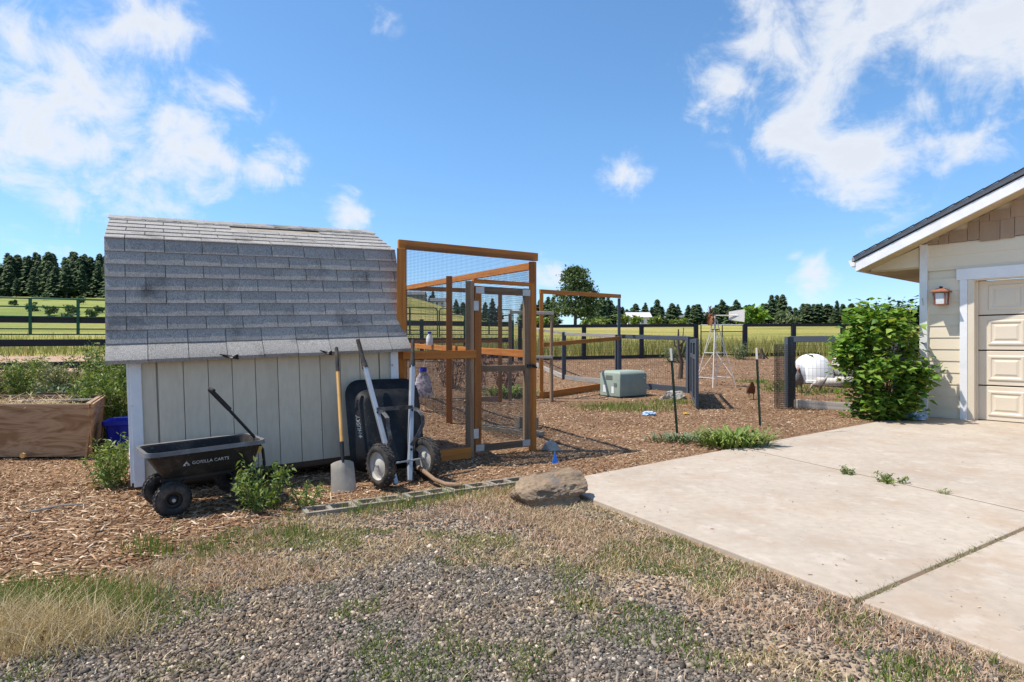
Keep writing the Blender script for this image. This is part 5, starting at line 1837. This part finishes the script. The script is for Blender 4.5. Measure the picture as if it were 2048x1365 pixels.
# utility box
ub = thing('utility_box', 'green metal utility box with stickers standing in the wood chips', 'utility box')
q = MB()
hx, hy = .46, .34
prof_u = [(hx, hy, 0), (hx, hy, .54), (hx - .01, hy - .02, .58), (hx - .05, hy - .06, .62), (hx - .09, hy - .1, .63)]
loft(q, [rr(a, b_, .025, z_, 0, 3) for a, b_, z_ in prof_u], True, True)
q.build('cabinet', M['utility_green'], ub, smooth=30)
q = MB()
loft(q, [rr(hx + .02, hy + .02, .02, -.02, 0, 2), rr(hx + .02, hy + .02, .02, .035, 0, 2)], True, True)
q.build('base', M['black_steel'], ub)
for (y_, z_, wy, hz, mt_) in ((-.17, .20, .10, .17, 'label_white'), (.10, .18, .08, .16, 'label_white'), (.19, .30, .10, .09, 'label_dark'), (-.02, .47, .22, .1, 'label_dark')):
    MB().box((-hx - .003, -y_, z_), (.004, wy, hz)).build('sticker', M[mt_], ub)
MB().box((hx - .1, -hy - .004, .45), (.03, .01, .03)).build('lock', M['label_white'], ub)
# front corner at local (-hx,-hy)
ub.rotation_euler = (0, 0, math.atan2(.53, .75))
cr_, sr_ = math.cos(ub.rotation_euler[2]), math.sin(ub.rotation_euler[2])
ub.location = (2.53 + hx * cr_ - hy * sr_, 14.05 + hx * sr_ + hy * cr_, 0)

# ------------------------------------------------------------------ ornamental windmill
wm = thing('garden_windmill', 'small white ornamental windmill with rusty wheel in the chicken pen', 'windmill', (5.55, 16.4, gzf((5.55, 16.4))))
b = wm.location.copy()
top = b + Vector((0, 0, 1.82))
feet = [b + Vector((sx * .38, sy * .38, 0)) for sx, sy in ((-1, -1), (1, -1), (1, 1), (-1, 1))]
rotm = Matrix.Rotation(.35, 3, 'Z')
feet = [b + rotm @ (f - b) for f in feet]
for f in feet:
    MB().beam(f - Vector((0, 0, .02)), top + (f - b) * .07, .022, .022).build('leg', M['white_metal'], wm)
for u in (.13, .5):
    for i in range(4):
        p, p2 = feet[i].lerp(top, u), feet[(i + 1) % 4].lerp(top, u)
        MB().beam(p, p2, .014, .014).build('girt', M['white_metal'], wm)
        MB().beam(p, feet[(i + 1) % 4].lerp(top, .5 if u < .3 else .86), .01, .01).build('brace', M['white_metal'], wm)
q = MB().lathe([(.0, 0), (.11, 0), (.11, .03), (0, .03)], 12, Matrix.Translation(b + Vector((0, 0, 1.52))))
q.build('platform', M['rust'], wm)
hd = b + Vector((0, 0, 1.92))
MB().tube([top - Vector((0, 0, .08)), hd + Vector((0, 0, .02))], .025, 8).build('mast', M['white_metal'], wm)
MB().tube([hd + Vector((-.10, 0, .01)), hd + Vector((.50, -.39, -.01))], .012, 6).build('tail_boom', M['white_metal'], wm)
MB().prism([hd + Vector((.30, -.22, .10)), hd + Vector((.62, -.50, .15)), hd + Vector((.61, -.50, -.19)), hd + Vector((.30, -.22, -.12))], (0, .006, 0)).build('tail_vane', M['white_metal'], wm)
hub = hd + Vector((-.14, -.02, 0))
wh = MB().lathe([(0, -.03), (.05, -.03), (.05, .03), (0, .03)], 10, Matrix.Translation(hub) @ Matrix.Rotation(R(90), 4, 'Y')).build('hub', M['rust'], wm)
for k in range(12):
    a = 2 * math.pi * k / 12 + .2
    d = Vector((0, math.cos(a), math.sin(a)))
    n_ = Vector((1, 0, 0))
    s_ = d.cross(n_)
    tw = (s_ * .8 + n_ * .55).normalized()
    p0, p1 = hub + d * .06, hub + d * .27
    MB().prism([p0 - tw * .018, p0 + tw * .018, p1 + tw * .06, p1 - tw * .06], n_ * .003).build('blade', M['rust'], wm)

# ------------------------------------------------------------------ dog igloo and spare shell
ig = thing('igloo_kennel', 'white plastic igloo dog kennel with dark doorway', 'kennel', tuple(gp(8.7, 17.4)))
b = ig.location.copy()
q = MB()
prof_i = [(.62, 0), (.62, .06), (.575, .07)] + [(.575 * math.cos(a) ** .8, .07 + .74 * math.sin(a)) for a in [R(x_) for x_ in (8, 18, 30, 42, 54, 66, 78, 86)]] + [(.001, .81)]
q.lathe(prof_i, 28, Matrix.Translation(b))
q.build('dome', M['white_plastic'], ig, smooth=40)
ta = R(200)
td = Vector((math.cos(ta), math.sin(ta), 0))
tsd = Vector((-td.y, td.x, 0))
arch = lambda s_, o_: [b + td * o_ + tsd * (math.cos(a) * .27 * s_) + Vector((0, 0, .07 + max(0, math.sin(a)) * .5 * s_)) for a in [R(x_) for x_ in range(0, 181, 15)]]
q = MB()
loft(q, [arch(1, .35) + [], arch(1, .74), arch(.9, .74), arch(.88, .4)], False)
q.build('tunnel', M['white_plastic'], ig, smooth=40)
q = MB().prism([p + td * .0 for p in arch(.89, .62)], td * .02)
q.build('doorway', M['black_plastic'], ig)  # black sheet standing in for the shade inside the kennel
sp = thing('kennel_shell', 'tipped over pale plastic kennel shell with dark inside', 'kennel', tuple(gp(9.75, 17.2)))
b = sp.location.copy()
q = MB()
po = [(.5 * math.cos(a), .55 * math.sin(a)) for a in [R(x_) for x_ in (0, 15, 30, 45, 60, 75, 88)]]
pi_ = [(r_ * .94, z_ * .94) for r_, z_ in reversed(po)]
q.lathe(po + pi_, 24, Matrix.Translation(b + Vector((0, 0, .42))) @ Matrix.Rotation(R(-68), 4, 'Y') @ Matrix.Rotation(R(0), 4, 'Z'))
o = q.build('shell', M['grey_plastic'], sp, smooth=40)
rg_ = thing('plastic_ring', 'pale plastic kennel base tray lying behind the hens', 'tray', tuple(gp(9.0, 16.55)))
b = rg_.location.copy()
q = MB()
q.lathe([(.36, 0), (.5, .0), (.56, .08), (.55, .17), (.5, .22), (.45, .19), (.42, .1)], 28, Matrix.Translation(b), closed_prof=True)
q.lathe([(.0, .02), (.43, .02)], 28, Matrix.Translation(b))
q.build('tray', M['grey_plastic'], rg_, smooth=50)


# ------------------------------------------------------------------ chickens
def chicken(name, label, loc, yaw, verts, edges, mat, comb, group=None, hackle=None):
    t = thing(name, label, 'chicken', loc, group)
    me = bpy.data.meshes.new('body')
    me.from_pydata([v[0] for v in verts], edges, [])
    o = link_mesh('body', me, mat, t)
    sk = o.modifiers.new('skin', 'SKIN')
    sk.use_smooth_shade = True
    lay = me.skin_vertices[0] if me.skin_vertices else None
    if lay is None:
        bm = bmesh.new()
        bm.from_mesh(me)
        bm.verts.layers.skin.verify()
        bm.to_mesh(me)
        bm.free()
        lay = me.skin_vertices[0]
    for i, v in enumerate(verts):
        r = v[1]
        lay.data[i].radius = (r, r * (v[2] if len(v) > 2 else 1))
        lay.data[i].use_root = (i == 0)
    ss = o.modifiers.new('sub', 'SUBSURF')
    ss.levels = ss.render_levels = 2
    for nm, poly, th_, mt_ in comb:
        q = MB().prism([(p[0], -th_ / 2, p[1]) for p in poly], (0, th_, 0))
        q.v = [(a, b_, c_) for a, b_, c_ in q.v]
        me2 = q.mesh(nm)
        link_mesh(nm, me2, M[mt_] if isinstance(mt_, str) else mt_, t)
    t.rotation_euler = (0, 0, yaw)
    return t


def fowl_mat(name, c1, c2, leg=(.45, .33, .12), scale=26):
    m, t, out = new_mat(name)
    co = node(t, 'ShaderNodeTexCoord').outputs['Object']
    z_ = node(t, 'ShaderNodeSeparateXYZ', {0: co}).outputs[2]
    wv_ = node(t, 'ShaderNodeTexWave', {'Vector': co, 'Scale': scale, 'Distortion': 6.0, 'Detail': 3.0}, bands_direction='DIAGONAL').outputs['Fac']
    c_ = ramp(t, wv_, [(.25, c1), (.75, c2)])
    c_ = mixc(t, mth(t, 'LESS_THAN', z_, .115), c_, leg)
    b_ = node(t, 'ShaderNodeBsdfPrincipled', {'Base Color': c_, 'Roughness': .8})
    bp = node(t, 'ShaderNodeBump', {'Strength': .6, 'Distance': .01, 'Height': wv_})
    t.links.new(bp.outputs[0], b_.inputs['Normal'])
    t.links.new(b_.outputs[0], out.inputs[0])
    return m


RED = pmat('comb red', [(.55, .03, .03)], 9, rough=.5, bump=.1)
BEAK = pmat('horn beak', [(.45, .33, .15)], 9, rough=.4, bump=0)
F_GREY = fowl_mat('barred grey feathers', (.10, .095, .095), (.30, .28, .27))
F_BROWN = fowl_mat('rust brown feathers', (.10, .042, .022), (.20, .09, .045))
F_SILVER = fowl_mat('silver laced feathers', (.20, .17, .15), (.52, .46, .42))


def legs(i0, x_, y_, zt, sp=.0):
    out, e = [], []
    for k, s_ in enumerate((-1, 1)):
        b_ = i0 + k * 6
        out += [((x_, s_ * y_, zt), .038), ((x_ - .025, s_ * y_, .115), .013), ((x_ + .005, s_ * y_, .016), .010), ((x_ + .065, s_ * y_, .008), .006), ((x_ + .04, s_ * (y_ + .035), .008), .006), ((x_ - .04, s_ * y_, .008), .006)]
        e += [(0, b_), (b_, b_ + 1), (b_ + 1, b_ + 2), (b_ + 2, b_ + 3), (b_ + 2, b_ + 4), (b_ + 2, b_ + 5)]
    return out, e


# rooster, upright, facing the yard
v = [((-.02, 0, .29), .135, .95), ((.08, 0, .34), .13, .98), ((.13, 0, .45), .07), ((.14, 0, .54), .045), ((.155, 0, .605), .035), ((.185, 0, .60), .022), ((-.13, 0, .36), .07, .8), ((-.24, 0, .47), .04, .5), ((-.32, 0, .42), .02, .5)]
lv, le = legs(9, .0, .055, .20)
comb = [('comb', [(.11, .63), (.115, .685), (.135, .655), (.15, .70), (.165, .66), (.185, .685), (.195, .625), (.15, .625)], .014, RED), ('wattle', [(.175, .595), (.20, .57), (.19, .525), (.17, .55)], .03, RED), ('beak', [(.185, .615), (.225, .598), (.185, .59)], .018, BEAK)]
b = gp(7.22, 15.1)
chicken('rooster', 'grey barred rooster with red comb standing on wood chips', tuple(b), R(-115), v + lv, [(0, 1), (1, 2), (2, 3), (3, 4), (4, 5), (0, 6), (6, 7), (7, 8)] + le, F_GREY, comb)
# brown hen, walking away, head down
v = [((0, 0, .23), .135, .98), ((.10, 0, .215), .11), ((.17, 0, .24), .05), ((.215, 0, .20), .033), ((.24, 0, .155), .028), ((.26, 0, .135), .014), ((-.10, 0, .30), .075, .8), ((-.17, 0, .385), .04, .6), ((-.20, 0, .43), .018, .6)]
lv, le = legs(9, .0, .05, .17)
comb = [('comb', [(.235, .19), (.262, .20), (.268, .175), (.285, .165), (.265, .15)], .008, RED), ('beak', [(.25, .15), (.285, .11), (.255, .125)], .014, BEAK)]
b = gp(5.48, 13.75)
chicken('hen', 'rust brown hen seen from behind with tail raised', tuple(b), R(75), v + lv, [(0, 1), (1, 2), (2, 3), (3, 4), (4, 5), (0, 6), (6, 7), (7, 8)] + le, F_BROWN, comb)
# silver hen pecking in the grass, tail up
v = [((0, 0, .21), .12, .98), ((.09, 0, .20), .10), ((.16, 0, .19), .05), ((.205, 0, .14), .032), ((.23, 0, .09), .028), ((.245, 0, .06), .012), ((-.09, 0, .28), .065, .8), ((-.15, 0, .36), .035, .6), ((-.17, 0, .42), .016, .6)]
lv, le = legs(9, .0, .05, .16)
comb = [('comb', [(.225, .125), (.25, .135), (.256, .11), (.27, .10), (.25, .085)], .008, RED), ('beak', [(.235, .075), (.265, .035), (.24, .05)], .014, BEAK)]
b = gp(7.78, 15.15)
chicken('hen', 'silver laced hen pecking at the ground beside the rooster', tuple(b), R(170), v + lv, [(0, 1), (1, 2), (2, 3), (3, 4), (4, 5), (0, 6), (6, 7), (7, 8)] + le, F_SILVER, comb)

# ------------------------------------------------------------------ shrubs, plants and bits
random.seed(8)


def shrub(name, label, b, rx, ry, h, n, leaf, mat, seed, nst=14):
    """leafy shrub: stems fanning from the base, leaves over an uneven volume"""
    t = thing(name, label, 'shrub', tuple(b))
    rg = np.random.default_rng(seed)
    mb = MB()
    cl = []
    for i in range(nst * 4):
        a = rg.uniform(0, 6.28)
        u = rg.uniform(.06, 1)
        prof_ = (.72 + .5 * math.sin(min(1, u * 1.25) * math.pi * .62)) * (1 - max(0, u - .55) ** 1.5 * 1.9)
        r = math.sqrt(rg.uniform(.12, 1)) * max(.12, prof_)
        cl.append((b.x + math.cos(a) * r * rx, b.y + math.sin(a) * r * ry, b.z + .06 + h * .9 * u))
        if i % 3 == 0:
            mb.tube([b + Vector((math.cos(a) * .05, math.sin(a) * .05, -.02)), Vector((b.x + math.cos(a) * r * rx * .5, b.y + math.sin(a) * r * ry * .5, b.z + h * u * .55)), cl[-1]], [.014, .01, .004], 5)
    mb.build('stem', M['stem_brown'], t)
    cl = np.array(cl)
    k = rg.integers(0, len(cl), n)
    P = cl[k] + rg.normal(0, 1, (n, 3)) * np.array([.12, .12, .10])
    P[:, 2] = np.maximum(P[:, 2], b.z + .03)
    leaves('leaves', P, leaf, mat, t, .7)
    return t


shrub('currant_shrub', 'bushy bright green shrub growing against the garage corner', Vector((6.32, 10.25, 0)), .60, .56, 1.92, 5200, .115, M['leaf_green'], 5)
shrub('dark_shrub', 'dark leaved taller shrub behind the bright shrub at the garage corner', Vector((7.75, 12.0, 0)), .75, .6, 2.25, 3200, .085, M['leaf_dark'], 6)


def strappy(name, label, b, n, L, wd, mat, spread=.5):
    """clump of long arching leaves"""
    t = thing(name, label, 'plant', tuple(b))
    a = rng.uniform(0, 6.28, n)
    r0 = rng.uniform(0, spread, n)
    l_ = rng.uniform(.5, 1, n) * L
    up = rng.uniform(.45, .95, n)
    bx, by = b.x + np.cos(a) * r0 * 1.25, b.y + np.sin(a) * r0 * .6
    a2 = a + rng.normal(0, .5, n)
    d = np.stack([np.cos(a2), np.sin(a2)], 1)
    s_ = np.stack([-d[:, 1], d[:, 0]], 1) * wd * rng.uniform(.6, 1.2, n)[:, None]
    rows = []
    for (f, hh, ww) in ((0, 0, .5), (.35, .62, 1), (.7, .85, .85), (1.0, .72, .05)):
        c_ = np.stack([bx, by], 1) + d * (l_ * f * .75)[:, None]
        z_ = b.z + l_ * up * hh
        for sg in (-1, 1):
            rows.append(np.concatenate([c_ + s_ * sg * ww, z_[:, None]], 1))
    V = np.stack(rows, 1).reshape(-1, 3)
    base = (np.arange(n) * 8)[:, None]
    F_ = np.concatenate([np.array([[0, 1, 3, 2]]) + base, np.array([[2, 3, 5, 4]]) + base, np.array([[4, 5, 7, 6]]) + base])
    npmesh('leaves', V, [F_], mat, t)
    return t


strappy('comfrey_plant', 'clump of long narrow green leaves beside the driveway', Vector((2.78, 7.52, -.01)), 420, .34, .014, M['leaf_weed'], .36)
strappy('grey_plant', 'low grey green trailing plant beside the leafy clump', Vector((2.25, 7.95, -.01)), 260, .16, .012, M['leaf_grey'], .38)
weed('joint_weed', 'small weed growing from the driveway joint, left of the larger one', (3.27, 5.85, .0), .10, 10, .07, .03, M['leaf_weed'], None, per=12, clump=.015)
weed('joint_weed', 'wider low weed growing from the driveway joint', (3.50, 5.52, .0), .10, 16, .17, .035, M['leaf_weed'], None, per=14, clump=.02)
weed('joint_weed', 'tiny weed at the near end of the long driveway joint', (3.68, 5.1, .0), .05, 8, .06, .02, M['leaf_weed'], None, per=8, clump=.012)
for i, (x_, y_, lab) in enumerate(((6.4, 24.0, 'grey green bushy weed by the pipe gate post'), (9.6, 25.3, 'grey green bushy weed beside the tree stump at the back fence'), (7.4, 25.2, 'grey green weed under the wire of the pipe gate'))):
    weed('sage_weed', lab, tuple(gp(x_, y_)), .75, 18, .42, .10, M['leaf_grey'], 'weeds at the back fence', per=22, clump=.1, sr=.008)
# dead reddish stalks in the run
for i, (x_, y_, h_, lab) in enumerate(((-1.45, 14.6, 1.2, 'dead reddish stalks behind the left of the run'), (-.95, 15.2, 1.0, 'dead reddish stalks behind the middle of the run'), (-.2, 15.4, .9, 'dead reddish stalks behind the back right post of the run'))):
    weed('dead_stalks', lab, tuple(gp(x_, y_)), h_, 26, .55, .09, M['dead_red'], 'dead stalks behind the run', per=16, stem='stem_brown', clump=.09, sr=.007)
strappy('nettle_patch', 'low green patch of nettles behind the gate of the run', gp(-.05, 14.2), 260, .4, .02, M['leaf_weed'], .5)
# dead trunk in the pen
dt = thing('dead_sapling', 'bare dead sapling trunk with stubby branches behind the pen fence', 'tree', tuple(gp(5.1, 18.2)))
b = dt.location.copy()
mb = MB()
mb.tube([b - Vector((0, 0, .05)), b + Vector((.05, 0, .5)), b + Vector((-.06, 0, .95)), b + Vector((-.05, 0, 1.5))], [.075, .06, .045, .02], 9)
for (z_, dx_, dz_) in ((.6, .22, .6), (.8, -.2, .5), (.7, .12, .85), (1.0, .18, .3), (.5, -.15, .35)):
    mb.tube([b + Vector((0, 0, z_)), b + Vector((dx_ * .7, .05, z_ + dz_ * .4)), b + Vector((dx_, .05, z_ + dz_))], [.03, .025, .01], 6)
mb.build('trunk', M['bark'], dt, smooth=60)
st_ = thing('tree_stump', 'dark broken tree stump in front of the back fence', 'stump', tuple(gp(10.7, 25.6)))
b = st_.location.copy()
mb = MB().tube([b - Vector((.0, 0, .05)), b + Vector((-.05, 0, .25)), b + Vector((-.08, 0, .42))], [.12, .09, .05], 9)
for a in (0, 1.5, 3, 4.4):
    mb.tube([b + Vector((0, 0, .2)), b + Vector((math.cos(a) * .25, math.sin(a) * .2, -.02))], [.05, .02], 6)
mb.build('stump', M['bark'], st_, smooth=60)


# litter
def crumple(name, label, loc, s_, mat, cat, flat=.5):
    bm = bmesh.new()
    bmesh.ops.create_icosphere(bm, subdivisions=3, radius=s_)
    for v_ in bm.verts:
        v_.co += v_.normal * mnoise.noise(v_.co * 3 / s_ + Vector(loc)) * s_ * .55
        v_.co.z = max(v_.co.z * flat, -s_ * flat * .5)
    me = bpy.data.meshes.new(name)
    bm.to_mesh(me)
    bm.free()
    o = link_mesh(name, me, mat, None, loc)
    return tag(o, label, cat)


crumple('plastic_wrapper', 'crumpled blue and white plastic wrapper on the wood chips', (2.46, 10.76, .03), .12, M['pale_blue'], 'litter', .35)
crumple('plastic_scrap', 'small yellow scrap on the chips near the open pen gate', (3.15, 10.85, .02), .05, M['yellow'], 'litter', .4)
o = crumple('plastic_bag', 'crumpled pale blue plastic bag at the foot of the garage corner', (6.72, 10.02, .07), .16, M['pale_blue'], 'litter', .5)
fl_ = thing('marker_flag', 'small blue marker flag standing behind the boulder', 'flag', (.40, 5.62, 0))
MB().tube([(.40, 5.62, -.02), (.40, 5.62, .28)], .002, 4).build('wire_stake', M['galv'], fl_)
MB().prism([(.402, 5.62, .28), (.372, 5.60, .17), (.435, 5.64, .175)], (.002, -.004, 0)).build('flag', M['blue_flag'], fl_)
for i, (x_, y_, L_, a_, lab) in enumerate(((4.4, 8.55, .75, .3, 'pale bare stick lying on chips near the driveway edge'), (-4.2, 6.0, .8, .1, 'thin straw coloured stick lying below the plywood planter'), (-3.7, 4.6, .35, .7, 'short pale stick on the chips left of the shed'))):
    z0_ = float(surf(np.array([x_]), np.array([y_]))[0]) + .02
    p0 = Vector((x_, y_, z0_))
    d = Vector((math.cos(a_), math.sin(a_), 0))
    o = MB().tube([(0, 0, 0), d * L_ * .5 + Vector((0, .02, .012)), d * L_], [.009, .008, .005], 6).build('stick', M['old_wood'], None, None)
    o.location = p0
    tag(o, lab, 'stick')
